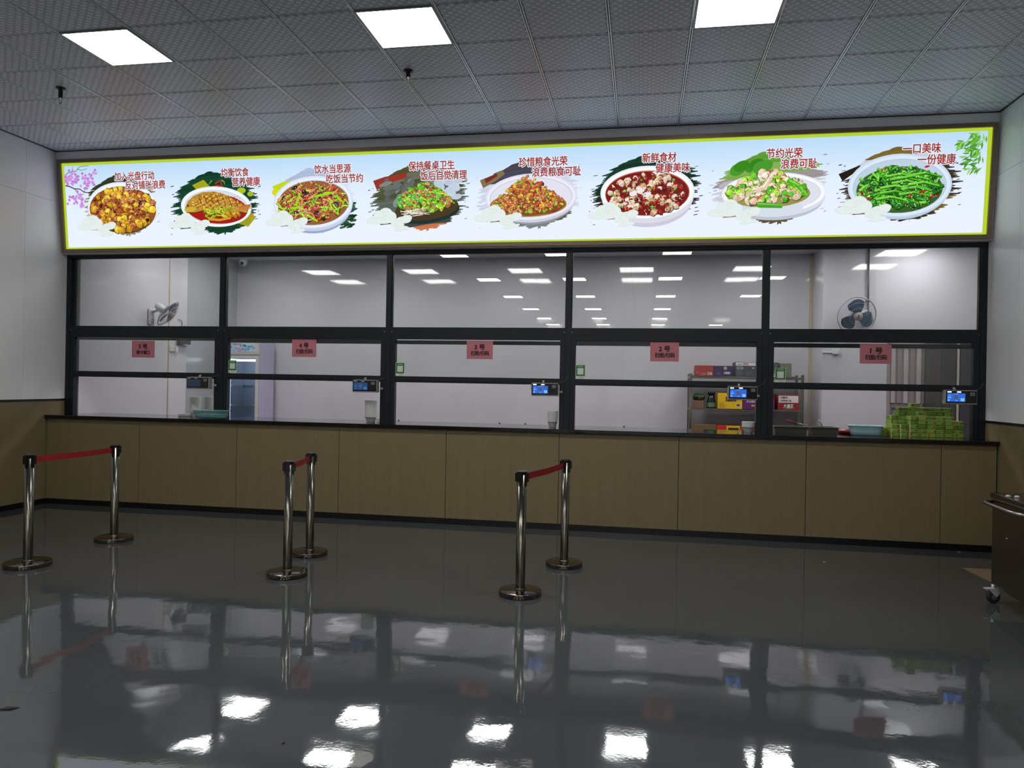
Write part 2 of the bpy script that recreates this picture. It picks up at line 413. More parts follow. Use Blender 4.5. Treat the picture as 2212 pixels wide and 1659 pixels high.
o = bx('ceiling', M_KCEIL, None, L-0.1, 7.6, 0.3, YB+0.1, KC, KC+0.06); tag(o, 'plain white kitchen ceiling behind the windows', 'ceiling', kind='structure')
o = bx('trim_1', mat('kitchen inner bulkhead', (170, 172, 176), rough=0.4), None, L, R+0.13, 0.285, 0.345, 2.95, KC+0.01); tag(o, 'inner lintel over the serving windows', 'lintel', kind='structure')

# ------------------------------------------------------------------ windows
PC = [-4.744, -2.7265, -0.703, 1.300, 3.3155, 5.3365]
PW = 0.029
win_names = ['fifth', 'fourth', 'third', 'second', 'first']
win_lab = ['leftmost serving window with the card payment terminal', 'serving window with the fridge seen behind it', 'middle serving window with the paper marked 3',
           'serving window with the left part of the kitchen shelf behind it', 'rightmost serving window above the green cartons']
for i in range(5):
    wn = thing('window_%d' % (5-i), win_lab[i], 'window', ((PC[i]+PC[i+1])/2, YW, 1.04), kind='structure')
    a = PC[i]+PW; c = PC[i+1]-PW
    posts = [PC[i]] if i < 4 else [PC[i], PC[i+1]]
    for pc in posts:
        bx('frame_post', M_FRAME, wn, pc-PW, pc+PW, YW, YW+0.085, 1.037, 2.975)
    bx('frame_head', M_FRAME, wn, a, c, YW, YW+0.085, 2.916, 2.975)
    bx('transom', M_FRAME, wn, a, c, YW+0.001, YW+0.085, 2.026, 2.100)
    bx('seal', M_FRAME2, wn, a, c, YW+0.004, YW+0.08, 2.0215, 2.026)
    # sash: stiles, top rail, middle rail, glazed above, open below
    st = 0.054
    bx('sash_stile', M_FRAME, wn, a+0.003, a+st, YW+0.003, YW+0.07, 1.037, 2.0215)
    bx('sash_stile', M_FRAME, wn, c-st, c-0.003, YW+0.003, YW+0.07, 1.037, 2.0215)
    bx('sash_rail', M_FRAME, wn, a+st, c-st, YW+0.003, YW+0.07, 1.968, 2.0215)
    bx('sash_rail', M_FRAME, wn, a+st, c-st, YW+0.003, YW+0.05, 1.508, 1.558)
    bx('sash_rail', M_FRAME2, wn, a+st, c-st, YW+0.012, YW+0.06, 1.490, 1.508)
    zt = 1.972 if i in (0, 1, 3) else 1.957
    bx('sliding_sash', M_FRAME, wn, a+st, c-st, YW+0.04, YW+0.06, 1.915 if i not in (0,) else 1.935, zt)
    bx('glass_pane', M_GLASS, wn, a+0.002, c-0.002, YW+0.048, YW+0.053, 2.098, 2.918)
    bx('glass_pane', M_GLASS, wn, a+st-0.004, c-st+0.004, YW+0.026, YW+0.031, 1.552, 1.972)
    for sx in (a+0.012, c-0.012):
        B().lathe([(0.0045, 0), (0.003, -0.002)], 0, 0, 0, 8, 'y').build('screw_head', M_RUNNER, wn, Vector((sx, YW+0.0015, 2.052))-wn.location)
    for z0, z1 in ((2.1, 2.916),):
        bx('seal', M_FRAME2, wn, a, a+0.008, YW+0.02, YW+0.06, z0, z1); bx('seal', M_FRAME2, wn, c-0.008, c, YW+0.02, YW+0.06, z0, z1)
        bx('seal', M_FRAME2, wn, a, c, YW+0.02, YW+0.06, 2.908, 2.916)

# ------------------------------------------------------------------ serving counter and worktop
YC = -0.07
ct = thing('serving_counter', 'long counter base clad in beige wood panels under the serving windows', 'counter', (0.3, 0.2, 0))
bx('counter_core', M_BLACK, ct, L+0.012, R-0.012, -0.052, 0.55, 0.062, 0.998)
xs = [L+0.010, -3.558, -2.348, -1.142, 0.057, 1.255, 2.459, 3.669, 4.878, R-0.010]
for a, c in zip(xs[:-1], xs[1:]): bx('wood_panel', M_WOOD, ct, a+0.003, c-0.003, YC, -0.05, 0.062, 0.998)
bx('kick_plate', M_BLACK, ct, L+0.012, R-0.012, YC-0.008, 0.53, 0.0, 0.060)
wt = tag(bx('worktop', M_GRANITE, None, L+0.002, R-0.002, -0.108, 0.66, 0.998, 1.037, 0.003), 'continuous polished black stone worktop on the serving counter', 'worktop')

# ------------------------------------------------------------------ menu sign (light box) with its printed pictures
SX0, SX1, SZ0, SZ1 = -4.742, 5.342, 2.958, 4.036
th = math.atan(SL)
sg = thing('menu_sign', 'long backlit menu sign with eight dish photographs and red slogans in a bronze frame', 'sign', (0, 0, 0))
def slab(name, m, x0, x1, z0, z1, off0, off1, parent=sg, mats=None):
    """leaning slab: off0 front, off1 back offset from the bulkhead plane"""
    b = B()
    P = [(x0, ys(z0, off0), z0), (x1, ys(z0, off0), z0), (x1, ys(z0, off1), z0), (x0, ys(z0, off1), z0),
         (x0, ys(z1, off0), z1), (x1, ys(z1, off0), z1), (x1, ys(z1, off1), z1), (x0, ys(z1, off1), z1)]
    b.poly(P, [(0,3,2,1),(4,5,6,7),(0,1,5,4),(1,2,6,5),(2,3,7,6),(3,0,4,7)])
    return b.build(name, m, parent)
FR, BK = -0.034, -0.0015
slab('frame_rail', M_BRONZE, SX0, SX1, SZ1-0.041, SZ1, FR, BK); slab('frame_rail', M_BRONZE, SX0, SX1, SZ0, SZ0+0.042, FR, BK)
slab('frame_rail', M_BRONZE, SX0, SX0+0.045, SZ0+0.042, SZ1-0.041, FR, BK); slab('frame_rail', M_BRONZE, SX1-0.041, SX1, SZ0+0.042, SZ1-0.041, FR, BK)
ms = bpy.data.materials.new('backlit sign face'); ms.use_nodes = True; nt = ms.node_tree
tc = nt.nodes.new('ShaderNodeTexCoord'); sp = nt.nodes.new('ShaderNodeSeparateXYZ'); nt.links.new(tc.outputs['Object'], sp.inputs[0])
cr = nt.nodes.new('ShaderNodeValToRGB'); mr = nt.nodes.new('ShaderNodeMapRange')
mr.inputs[1].default_value = 3.0; mr.inputs[2].default_value = 4.0; nt.links.new(sp.outputs[2], mr.inputs[0]); nt.links.new(mr.outputs[0], cr.inputs[0])
cr.color_ramp.elements[0].color = lin((236, 243, 255)); cr.color_ramp.elements[0].position = 0.05
cr.color_ramp.elements[1].color = lin((186, 220, 250)); cr.color_ramp.elements[1].position = 0.97
el = cr.color_ramp.elements.new(0.55); el.color = lin((228, 240, 254))
bs = nt.nodes['Principled BSDF']; bs.inputs['Base Color'].default_value = (0.02, 0.02, 0.02, 1); bs.inputs['Specular IOR Level'].default_value = 0.1
nt.links.new(cr.outputs[0], bs.inputs['Emission Color']); bs.inputs['Emission Strength'].default_value = SIGN_LIGHT
M_LIME = mat('lime printed border', (20, 24, 6), rough=0.5, spec=0.1, emit=SIGN_LIGHT*0.95, ergb=(186, 216, 52))
slab('lime_border', M_LIME, SX0+0.045, SX1-0.041, SZ0+0.042, SZ1-0.041, -0.012, -0.003)
slab('light_panel', ms, SX0+0.078, SX1-0.078, SZ0+0.064, SZ1-0.072, -0.0135, -0.004)
FACE = -0.0138
class Art:
    """flat print made of coloured polygons, each laid a hair above the last"""
    STEP = 0.000003
    def __init__(s, cx, cz, sc=1.0, f=None, amb=None):
        s.v = []; s.f = []; s.c = []; s.cx = cx; s.cz = cz; s.k = 0; s.sc = sc; s.map = f
    def poly(s, pts, rgb):
        o = len(s.v); off = FACE - s.k*s.STEP; s.k += 1
        for u, v in pts:
            x = s.cx+u*s.sc; z = s.cz+v*s.sc
            s.v.append(s.map(x, z, s.k*s.STEP) if s.map else (x, ys(z, off), z))
        s.f.append(tuple(range(o, o+len(pts)))); s.c.append(lin(tuple(max(0, min(255, q)) for q in rgb)))
    def blob(s, x, y, rx, ry, rgb, rot=0, n=10, jit=0.0):
        cr_, sr_ = math.cos(rot), math.sin(rot); P = []
        for i in range(n):
            a = 2*PI*i/n; k = 1 + rnd.uniform(-jit, jit); u, v = rx*k*math.cos(a), ry*k*math.sin(a)
            P.append((x+u*cr_-v*sr_, y+u*sr_+v*cr_))
        s.poly(P, rgb)
    def line(s, pts, w0, w1, rgb):
        Lp = []; Rp = []; n = len(pts)
        for i, (x, y) in enumerate(pts):
            a = pts[max(0, i-1)]; c = pts[min(n-1, i+1)]; dx, dy = c[0]-a[0], c[1]-a[1]; d = math.hypot(dx, dy) or 1
            wd = (w0+(w1-w0)*i/(n-1))/2; Lp.append((x-dy/d*wd, y+dx/d*wd)); Rp.append((x+dy/d*wd, y-dx/d*wd))
        for i in range(n-1): s.poly([Rp[i], Rp[i+1], Lp[i+1], Lp[i]], rgb)
    def build(s, name, m, parent):
        me = bpy.data.meshes.new(name); me.from_pydata(s.v, [], s.f); me.update(); me.materials.append(m)
        at = me.color_attributes.new('ink', 'FLOAT_COLOR', 'CORNER'); buf = []
        for f, c in zip(s.f, s.c): buf += list(c)*len(f)
        at.data.foreach_set('color', buf)
        return put(name, me, parent)
def vary(c, a): 
    k = rnd.uniform(-a, a); return tuple(q+k+rnd.uniform(-a, a)*0.3 for q in c)
def brush(A, cols, hw=0.555, hh=0.35, tilt=0.10, x0=0.0, y0=0.0, white=False):
    """ragged dry-brush patch built from slanted streaks; cols = list of (height fraction, colour)"""
    n = 44
    for i in range(n):
        t = (i+0.5)/n; v = (t-0.5)*2*hh
        env = math.sqrt(max(0.02, 1-abs(2*t-1)**2.6))
        la = -hw*env*rnd.uniform(0.80, 1.0)+ (0.22 if t < 0.18 else 0.0); rb = hw*env*rnd.uniform(0.80, 1.03) - (0.10 if t > 0.85 else 0)
        c = cols[0][1]
        for h_, cc in cols:
            if t >= h_: c = cc
        hgt = 2*hh/n*1.05; c = vary(c, 7)
        pts = []
        for k in range(9):
            q = k/8; x = la+(rb-la)*q; yy = v+tilt*x+0.02*math.sin(q*3)
            th_ = hgt*(1 if 0.05 < q < 0.95 else 0.3)
            pts.append((x0+x, y0+yy-th_))
        for k in range(8, -1, -1):
            q = k/8; x = la+(rb-la)*q; yy = v+tilt*x+0.02*math.sin(q*3)
            th_ = hgt*(1 if 0.05 < q < 0.95 else 0.2); pts.append((x0+x, y0+yy+th_))
        A.poly(pts, c)
    for i in range(16):
        a = rnd.choice((-1, 1)); x = a*rnd.uniform(hw*0.90, hw*1.02); v = rnd.uniform(-hh*0.8, hh*0.8)
        A.blob(x0+x, y0+v+tilt*x, rnd.uniform(0.006, 0.03), rnd.uniform(0.002, 0.005), vary(cols[len(cols)//2][1], 15), 0.15)
def plate(A, x, y, rx, ry, rim, inner, rot=0.0, depth=0.0, shade=(170, 180, 196)):
    if depth: A.blob(x+0.01, y-depth, rx*0.93, ry*0.98, shade, rot, 40)
    if depth: A.blob(x+0.004, y-depth*0.5, rx*0.98, ry, tuple(q*0.93 for q in rim), rot, 40)
    A.blob(x, y, rx, ry, rim, rot, 44)
    A.blob(x, y-0.004, rx*0.965, ry*0.95, tuple(min(255, q+14) for q in rim), rot, 44)
    A.blob(x, y-0.006, rx*0.90, ry*0.86, tuple(q*0.90 for q in rim), rot, 44)
    A.blob(x, y-0.008, rx*0.885, ry*0.84, inner, rot, 44)
def inside(rx, ry, dome=0.0):
    while True:
        u, v = rnd.uniform(-1, 1), rnd.uniform(-1, 1)
        if u*u+v*v <= 1: return u*rx, v*ry
def scatter(A, n, x, y, rx, ry, kinds, rot=0.0, front=True, mound=0.0):
    P = []
    for _ in range(n):
        u, v = inside(rx, ry); vv = v
        if mound: vv = v*0.85 + mound*max(0, 1-abs(u)/rx)*max(0, (v/ry+1)/2)
        P.append((u, vv))
    P.sort(key=lambda q: -q[1])
    cr_, sr_ = math.cos(rot), math.sin(rot)
    for u, v in P:
        px, py = x+u*cr_-v*sr_, y+u*sr_+v*cr_
        k = rnd.random(); acc = 0
        for wgt, kind, cols, sz in kinds:
            acc += wgt
            if k <= acc:
                c = vary(rnd.choice(cols), 14); s_ = sz*rnd.uniform(0.7, 1.25); a = rnd.uniform(0, PI)
                dk = tuple(q*0.45 for q in c); hi = tuple(min(255, q*1.12+28) for q in c)
                if kind == 'chunk':
                    A.blob(px+0.003, py-0.005, s_*1.08, s_*0.86, dk, a, 6, 0.2)
                    A.blob(px, py, s_, s_*0.78, c, a, 6, 0.22)
                    A.blob(px-s_*0.15, py+s_*0.22, s_*0.62, s_*0.34, tuple(min(255, q*1.06+14) for q in c), a*0.3, 6, 0.25)
                    if rnd.random() < 0.5: A.blob(px-s_*0.2, py+s_*0.3, s_*0.2, s_*0.09, (255, 246, 220), a*0.3, 5, 0.3)
                elif kind == 'stick':
                    l_ = s_*2.6; a = rnd.uniform(-0.9, 0.9)+(PI/2 if rnd.random() < 0.3 else 0)
                    bend = rnd.uniform(-0.3, 0.3)*l_
                    pt = [(px-math.cos(a)*l_/2, py-math.sin(a)*l_/2), (px-math.sin(a)*bend*0.5, py+math.cos(a)*bend*0.5), (px+math.cos(a)*l_/2, py+math.sin(a)*l_/2)]
                    A.line([(q[0]+0.003, q[1]-0.005) for q in pt], s_*0.62, s_*0.5, dk)
                    A.line(pt, s_*0.55, s_*0.42, c)
                    A.line([(q[0], q[1]+s_*0.1) for q in pt], s_*0.16, s_*0.10, hi)
                elif kind == 'dot':
                    A.blob(px, py-0.002, s_, s_*0.85, dk, 0, 7, 0.1); A.blob(px, py, s_*0.9, s_*0.75, c, 0, 7, 0.12)
                    A.blob(px-s_*0.2, py+s_*0.2, s_*0.35, s_*0.25, hi, 0, 5)
                elif kind == 'flake':
                    A.blob(px, py, s_, s_*0.35, c, a, 6, 0.35)
                break
def flecks(A, n, x, y, rx, ry, cols):
    for _ in range(n):
        u, v = inside(rx, ry); A.blob(x+u, y+v, rnd.uniform(0.003, 0.010), rnd.uniform(0.002, 0.005), vary(rnd.choice(cols), 18), rnd.uniform(0, 3), 5, 0.35)
def cloud(A, x, y, k=1.0):
    base = (228, 238, 236); ln = (212, 220, 204)
    parts = [(-0.17, 0.0, 0.09, 0.036), (-0.11, 0.045, 0.07, 0.06), (-0.04, 0.07, 0.075, 0.062), (0.02, 0.035, 0.06, 0.055), (-0.06, 0.01, 0.11, 0.045),
             (0.09, -0.02, 0.08, 0.03), (0.16, 0.0, 0.085, 0.035), (0.20, 0.02, 0.055, 0.03), (0.09, -0.05, 0.075, 0.027), (0.16, -0.085, 0.06, 0.02), (0.10, -0.105, 0.05, 0.013)]
    for u, v, rx, ry in parts: A.blob(x+u*k, y+v*k, (rx+0.003)*k, (ry+0.003)*k, ln, 0, 20)
    for u, v, rx, ry in parts: A.blob(x+u*k, y+v*k, rx*k, ry*k, base, 0, 20)
    for u, v, r_, t0 in ((-0.05, 0.065, 0.045, 0.2), (-0.03, 0.06, 0.024, 2.2), (-0.145, 0.01, 0.03, 1.0), (0.10, -0.035, 0.05, 0.5), (0.17, 0.0, 0.04, 1.6), (-0.09, 0.01, 0.035, 0.3)):
        pt = [(x+(u+r_*(1-0.04*i)*math.cos(t0+i*0.42))*k, y+(v+r_*(1-0.04*i)*0.75*math.sin(t0+i*0.42))*k) for i in range(12)]
        A.line(pt, 0.004, 0.002, (214, 220, 194))
DX = [-3.95, -2.75, -1.55, -0.345, 0.865, 2.08, 3.29, 4.505]
YEL = (206, 154, 30); BRN = (168, 92, 40); DRD = (112, 20, 18)
labs = ['braised potato and chicken cubes in brown sauce', 'golden fried whole fish on a white plate', 'shredded pork with green stalks in a white bowl', 'green peppers and meat in a black wok',
        'minced brown topping heaped on a white plate', 'white bowl of red chilli soup with pale fish slices', 'pale pork slices with green peppers in a white bowl', 'stir fried green stems on a pale blue plate']
for i, cx in enumerate(DX):
    A = Art(cx, 3.472)
    if i == 0:
        brush(A, [(0, (150, 140, 112)), (0.12, (190, 176, 150)), (0.5, (120, 112, 60)), (0.72, (52, 58, 34))], hw=0.49)
        plate(A, 0.03, 0.0, 0.46, 0.29, (226, 236, 250), (150, 80, 26), -0.05)
        A.blob(0.03, -0.035, 0.43, 0.262, (52, 40, 34), -0.05, 40); A.blob(0.03, -0.025, 0.435, 0.262, (148, 84, 30), -0.05, 40)
        scatter(A, 260, 0.02, -0.02, 0.42, 0.24, [(0.40, 'chunk', [YEL, (206, 150, 26), (232, 196, 60)], 0.042), (0.36, 'chunk', [BRN, (190, 112, 60), (142, 70, 34)], 0.034), (0.12, 'chunk', [DRD, (60, 16, 14)], 0.024), (0.1, 'flake', [(236, 214, 170)], 0.018)])
    elif i == 1:
        brush(A, [(0, (16, 64, 42)), (1, (16, 64, 42))])
        for u, v, r_ in ((0.06, 0.2, -0.2), (0.42, -0.17, 0.25)):
            A.blob(u-0.2 if u < 0.2 else u-0.03, v, 0.13, 0.085, (166, 164, 28), r_, 4)
        for k in range(10): A.line([(0.28+k*0.016, -0.25+k*0.004), (0.31+k*0.016, -0.10+k*0.004)], 0.003, 0.003, (110, 112, 20))
        for sx, sy, ex, ey, c in ((0.02, 0.235, 0.1, 0.27, (196, 44, 30)), (-0.01, 0.2, 0.09, 0.21, (214, 50, 34)), (0.09, 0.25, 0.1, 0.15, (190, 40, 30)), (-0.02, 0.27, -0.06, 0.23, (120, 170, 40)), (0.1, 0.27, 0.14, 0.22, (120, 170, 40))):
            A.line([(sx, sy), ((sx+ex)/2+0.01, (sy+ey)/2+0.01), (ex, ey)], 0.018, 0.006, c)
        A.blob(0.34, 0.15, 0.055, 0.035, (170, 196, 30)); A.blob(0.45, 0.11, 0.04, 0.028, (166, 186, 40)); A.blob(0.42, -0.12, 0.05, 0.04, (170, 150, 40))
        plate(A, 0.02, -0.02, 0.44, 0.225, (232, 238, 248), (214, 222, 232), -0.06)
        A.blob(0.03, -0.045, 0.38, 0.165, (168, 22, 20), -0.08, 36)
        P = [(-0.37, -0.03), (-0.33, 0.05), (-0.25, 0.11), (-0.14, 0.145), (0.0, 0.15), (0.12, 0.12), (0.24, 0.06), (0.31, 0.005), (0.38, -0.01), (0.45, 0.0), (0.42, -0.05), (0.40, -0.10), (0.33, -0.085), (0.22, -0.075), (0.08, -0.05), (-0.1, -0.05), (-0.25, -0.08), (-0.35, -0.07)]
        A.poly([(u, v-0.01) for u, v in P], (70, 40, 14)); A.poly(P, (188, 138, 44))
        for k in range(15):
            for j in range(8):
                u = -0.26+k*0.042; w_ = 0.10*(1-abs(u+0.02)/0.5); v = 0.035-max(0, u)*0.18+(j-3.5)/3.5*w_
                A.blob(u, v, 0.019, 0.014, vary((176, 112, 40) if (k+j) % 2 else (214, 170, 70), 26), 0.4, 7, 0.25)
        for k in range(7): A.line([(-0.2+k*0.075, 0.135-abs(k-2)*0.012), (-0.16+k*0.075, 0.02-k*0.008)], 0.006, 0.012, (116, 62, 22))
        for k in range(14): A.line([(0.30, -0.03), (0.42+rnd.uniform(-.03, .05), -0.05+rnd.uniform(-0.06, 0.05))], 0.02, 0.006, vary((190, 120, 50), 30))
        A.blob(-0.33, -0.0, 0.012, 0.012, (40, 30, 16)); A.blob(-0.30, -0.045, 0.08, 0.028, (206, 176, 60), 0.1, 12)
        scatter(A, 60, 0.06, -0.09, 0.2, 0.055, [(0.6, 'stick', [(150, 170, 20), (178, 190, 40)], 0.03), (0.4, 'chunk', [(140, 160, 24), (190, 176, 50)], 0.026)])
        scatter(A, 12, 0.22, -0.11, 0.1, 0.03, [(1, 'chunk', [(206, 160, 30), (196, 120, 40)], 0.026)])
        A.line([(-0.08, -0.155), (0.06, -0.17), (0.2, -0.15)], 0.03, 0.02, (214, 160, 40))
    elif i == 2:
        brush(A, [(0, (60, 104, 60)), (0.06, (112, 124, 148)), (0.35, (216, 228, 244)), (0.8, (176, 190, 220))], hw=0.5)
        for k in range(40):
            A.blob(rnd.uniform(0.34, 0.47), rnd.uniform(-0.28, 0.0), 0.05, 0.012, vary((24, 70, 44), 20), 0.2, 6, 0.3)
        A.line([(-0.46, 0.14), (-0.34, 0.2), (-0.14, 0.24)], 0.10, 0.03, (196, 214, 24)); A.blob(-0.44, 0.12, 0.05, 0.04, (216, 216, 30))
        plate(A, 0.0, 0.0, 0.47, 0.285, (216, 226, 246), (150, 96, 50), 0.03, 0.06, (150, 166, 206))
        scatter(A, 230, -0.01, -0.01, 0.40, 0.215, [(0.55, 'stick', [(188, 104, 66), (164, 82, 44), (208, 128, 84), (176, 58, 40)], 0.036), (0.3, 'stick', [(146, 206, 24), (120, 186, 30), (170, 216, 70)], 0.036), (0.08, 'chunk', [(36, 28, 36), (50, 40, 50)], 0.032), (0.07, 'flake', [(240, 200, 160)], 0.02)], mound=0.06)
        for a_, b_ in (((-0.08, -0.13), (0.05, -0.21)), ((-0.27, -0.06), (-0.12, -0.05)), ((-0.2, -0.03), (-0.15, 0.1)), ((0.02, 0.06), (0.25, 0.10)), ((0.2, 0.0), (0.22, -0.09)), ((0.28, 0.06), (0.36, -0.02))):
            A.line([a_, b_], 0.026, 0.022, (160, 214, 20))
    elif i == 3:
        brush(A, [(0, (196, 112, 70)), (0.10, (60, 66, 62)), (0.2, (92, 100, 92)), (0.55, (74, 80, 50)), (0.8, (110, 108, 96)), (0.92, (84, 74, 40))])
        A.line([(-0.48, 0.16), (-0.36, 0.21), (-0.12, 0.26)], 0.11, 0.05, (150, 50, 38))
        for k in range(60): A.blob(rnd.uniform(-0.36, 0.36), rnd.uniform(-0.02, 0.22), rnd.uniform(0.03, 0.08), rnd.uniform(0.02, 0.045), vary((132, 138, 140) if rnd.random() < 0.4 else (98, 104, 98), 12), rnd.uniform(0, 2), 14)
        for k in range(28): A.blob(rnd.uniform(0.2, 0.46), rnd.uniform(0.0, 0.2), 0.05, 0.03, vary((196, 210, 226), 10), 0.2, 12)
        A.blob(0.11, -0.13, 0.36, 0.125, (24, 48, 42), 0.10, 30); A.blob(0.10, -0.10, 0.36, 0.12, (70, 54, 30), 0.10, 30)
        scatter(A, 210, 0.08, -0.03, 0.31, 0.115, [(0.46, 'chunk', [(84, 190, 40), (60, 170, 50), (150, 204, 40), (112, 196, 30)], 0.034), (0.36, 'chunk', [(170, 110, 60), (150, 86, 50), (196, 140, 84)], 0.034), (0.1, 'stick', [(190, 216, 60), (96, 180, 40)], 0.03), (0.08, 'dot', [(222, 206, 70)], 0.022)], mound=0.10)
        for k in range(30): A.line([(rnd.uniform(-0.2, 0), -0.14+rnd.uniform(-.04, .04)), (rnd.uniform(-0.1, 0.15), -0.13+rnd.uniform(-.04, .04))], 0.006, 0.002, (236, 240, 220))
    elif i == 4:
        brush(A, [(0, (120, 128, 130)), (0.10, (90, 84, 60)), (0.25, (206, 212, 232)), (0.75, (66, 66, 84)), (0.9, (70, 64, 70))])
        A.line([(-0.5, 0.14), (-0.36, 0.2), (-0.26, 0.26)], 0.09, 0.05, (128, 110, 74)); A.line([(-0.46, 0.17), (-0.33, 0.235)], 0.05, 0.03, (120, 40, 30))
        plate(A, 0.03, -0.005, 0.49, 0.24, (222, 222, 240), (226, 226, 240), 0.02, 0.05, (150, 152, 160))
        A.blob(-0.0, -0.085, 0.41, 0.125, (160, 110, 30), 0, 30)
        P = [(-0.40, -0.09), (-0.28, 0.0), (-0.16, 0.06), (-0.06, 0.14), (0.0, 0.175), (0.08, 0.13), (0.2, 0.07), (0.32, 0.0), (0.4, -0.09), (0.3, -0.17), (0.0, -0.20), (-0.3, -0.16)]
        A.poly(P, (130, 74, 36))
        scatter(A, 380, 0.0, -0.08, 0.38, 0.115, [(0.62, 'dot', [(176, 104, 56), (196, 130, 70), (150, 76, 40), (206, 140, 60)], 0.020), (0.13, 'dot', [(150, 214, 40), (110, 190, 40)], 0.019), (0.17, 'chunk', [(202, 84, 50), (190, 60, 40)], 0.022), (0.08, 'dot', [(226, 180, 50)], 0.022)], mound=0.20)
        A.blob(0.02, -0.155, 0.026, 0.022, (140, 210, 50), 0, 4)
    elif i == 5:
        brush(A, [(0, (120, 36, 48)), (0.08, (170, 120, 140)), (0.2, (48, 30, 26)), (0.5, (14, 52, 36)), (0.7, (18, 56, 40))])
        A.blob(0.03, -0.14, 0.40, 0.19, (176, 164, 190), 0, 36)
        plate(A, 0.02, 0.01, 0.475, 0.265, (236, 238, 248), (126, 20, 18), 0.0, 0.09, (206, 202, 222))
        A.blob(0.02, -0.0, 0.425, 0.225, (190, 80, 40), 0, 40); A.blob(0.02, -0.002, 0.418, 0.218, (118, 22, 20), 0, 40)
        scatter(A, 260, 0.02, -0.005, 0.385, 0.20, [(0.26, 'chunk', [(222, 196, 170), (226, 206, 184), (196, 156, 116)], 0.034), (0.40, 'chunk', [(140, 26, 26), (110, 14, 18), (168, 40, 34)], 0.024), (0.12, 'dot', [(110, 200, 70), (80, 170, 60)], 0.016), (0.14, 'flake', [(240, 224, 200), (196, 120, 50)], 0.02)])
        for u, v in ((-0.05, 0.03), (-0.12, 0.0), (0.02, -0.01)): A.blob(u, v, 0.04, 0.03, (236, 232, 236), 0.3, 9, 0.2)
    elif i == 6:
        brush(A, [(0, (92, 78, 40)), (0.14, (136, 122, 76)), (0.3, (206, 206, 214)), (0.6, (160, 148, 150)), (0.7, (126, 170, 80)), (0.86, (96, 160, 50))])
        for k in range(10): A.blob(rnd.uniform(-0.3, 0.0), rnd.uniform(0.16, 0.27), 0.08, 0.05, vary((70, 150, 40), 20), 0.4, 12)
        A.blob(-0.36, 0.06, 0.12, 0.04, (186, 180, 186), 0.1, 14)
        plate(A, 0.05, -0.03, 0.50, 0.20, (234, 238, 248), (222, 226, 238), 0.0, 0.07, (186, 196, 214))
        A.blob(0.04, -0.17, 0.30, 0.075, (214, 222, 236), 0, 30)
        A.blob(0.0, -0.04, 0.40, 0.13, (150, 150, 70), 0, 30)
        scatter(A, 150, -0.01, -0.02, 0.37, 0.115, [(0.5, 'chunk', [(226, 200, 176), (214, 180, 150), (236, 214, 190)], 0.042), (0.34, 'chunk', [(130, 200, 30), (90, 174, 40), (166, 214, 60)], 0.044), (0.09, 'dot', [(190, 60, 36), (206, 90, 50)], 0.024), (0.07, 'chunk', [(222, 214, 120)], 0.03)], mound=0.12)
        for pts, c in ((((0.18, 0.09), (0.29, 0.03), (0.37, -0.07)), (84, 178, 30)), (((-0.1, -0.14), (0.02, -0.15), (0.14, -0.16)), (76, 160, 40)), (((-0.15, 0.0), (-0.04, 0.03), (0.03, 0.14)), (228, 204, 182))):
            A.line(list(pts), 0.06, 0.04, c); A.line([(u, v+0.01) for u, v in pts], 0.014, 0.008, tuple(min(255, q+50) for q in c))
    else:
        brush(A, [(0, (60, 48, 30)), (0.12, (120, 92, 34)), (0.3, (60, 48, 34)), (0.75, (196, 206, 216)), (0.9, (120, 96, 40))])
        A.line([(-0.54, 0.10), (-0.36, 0.20)], 0.08, 0.03, (34, 28, 20))
        plate(A, 0.0, 0.01, 0.47, 0.30, (204, 222, 238), (190, 210, 228), 0.0, 0.03, (176, 196, 216))
        A.blob(0.0, -0.03, 0.39, 0.22, (60, 96, 40), 0, 30)
        scatter(A, 300, 0.0, -0.02, 0.37, 0.20, [(0.62, 'stick', [(70, 166, 30), (44, 130, 26), (110, 196, 60), (30, 96, 24)], 0.042), (0.28, 'chunk', [(36, 110, 30), (24, 80, 24)], 0.032), (0.04, 'chunk', [(176, 30, 34)], 0.022), (0.06, 'flake', [(226, 246, 214)], 0.022)], mound=0.05)
        for k in range(16):
            u, v = rnd.uniform(-0.25, 0.1), rnd.uniform(-0.14, 0.12); c = vary((96, 196, 44), 20)
            A.line([(u, v), (u+0.14, v+0.02), (u+0.28, v-0.02)], 0.030, 0.018, (26, 80, 20)); A.line([(u, v+0.004), (u+0.14, v+0.026), (u+0.28, v-0.014)], 0.022, 0.014, c); A.line([(u, v+0.009), (u+0.14, v+0.031)], 0.006, 0.004, (170, 230, 120))
        for u, v in ((-0.15, 0.16), (0.2, -0.06), (0.1, -0.09), (0.24, 0.18), (-0.28, -0.11)): A.blob(u, v, 0.026, 0.011, (196, 30, 40), 0.3, 7)
    FX, FY, FRX, FRY = [(0.02, -0.02, 0.40, 0.22), (0.02, 0.03, 0.33, 0.10), (0, 0, 0.39, 0.2), (0.08, -0.02, 0.30, 0.13), (0, -0.06, 0.33, 0.11), (0.02, -0.005, 0.38, 0.2), (0, 0.0, 0.34, 0.12), (0, -0.02, 0.36, 0.2)][i]
    FC = [[(250, 226, 160), (90, 44, 20), (206, 120, 50), (240, 200, 110)], [(244, 210, 120), (90, 50, 16), (150, 90, 30)], [(250, 210, 170), (96, 40, 30), (214, 240, 120)], [(240, 246, 200), (60, 70, 30), (190, 120, 80)],
          [(250, 200, 120), (90, 36, 20), (200, 90, 50), (240, 230, 180)], [(246, 226, 206), (80, 10, 14), (190, 70, 40), (70, 40, 30)], [(250, 240, 214), (150, 110, 80), (80, 130, 30)], [(220, 250, 200), (14, 50, 16), (150, 220, 90)]][i]
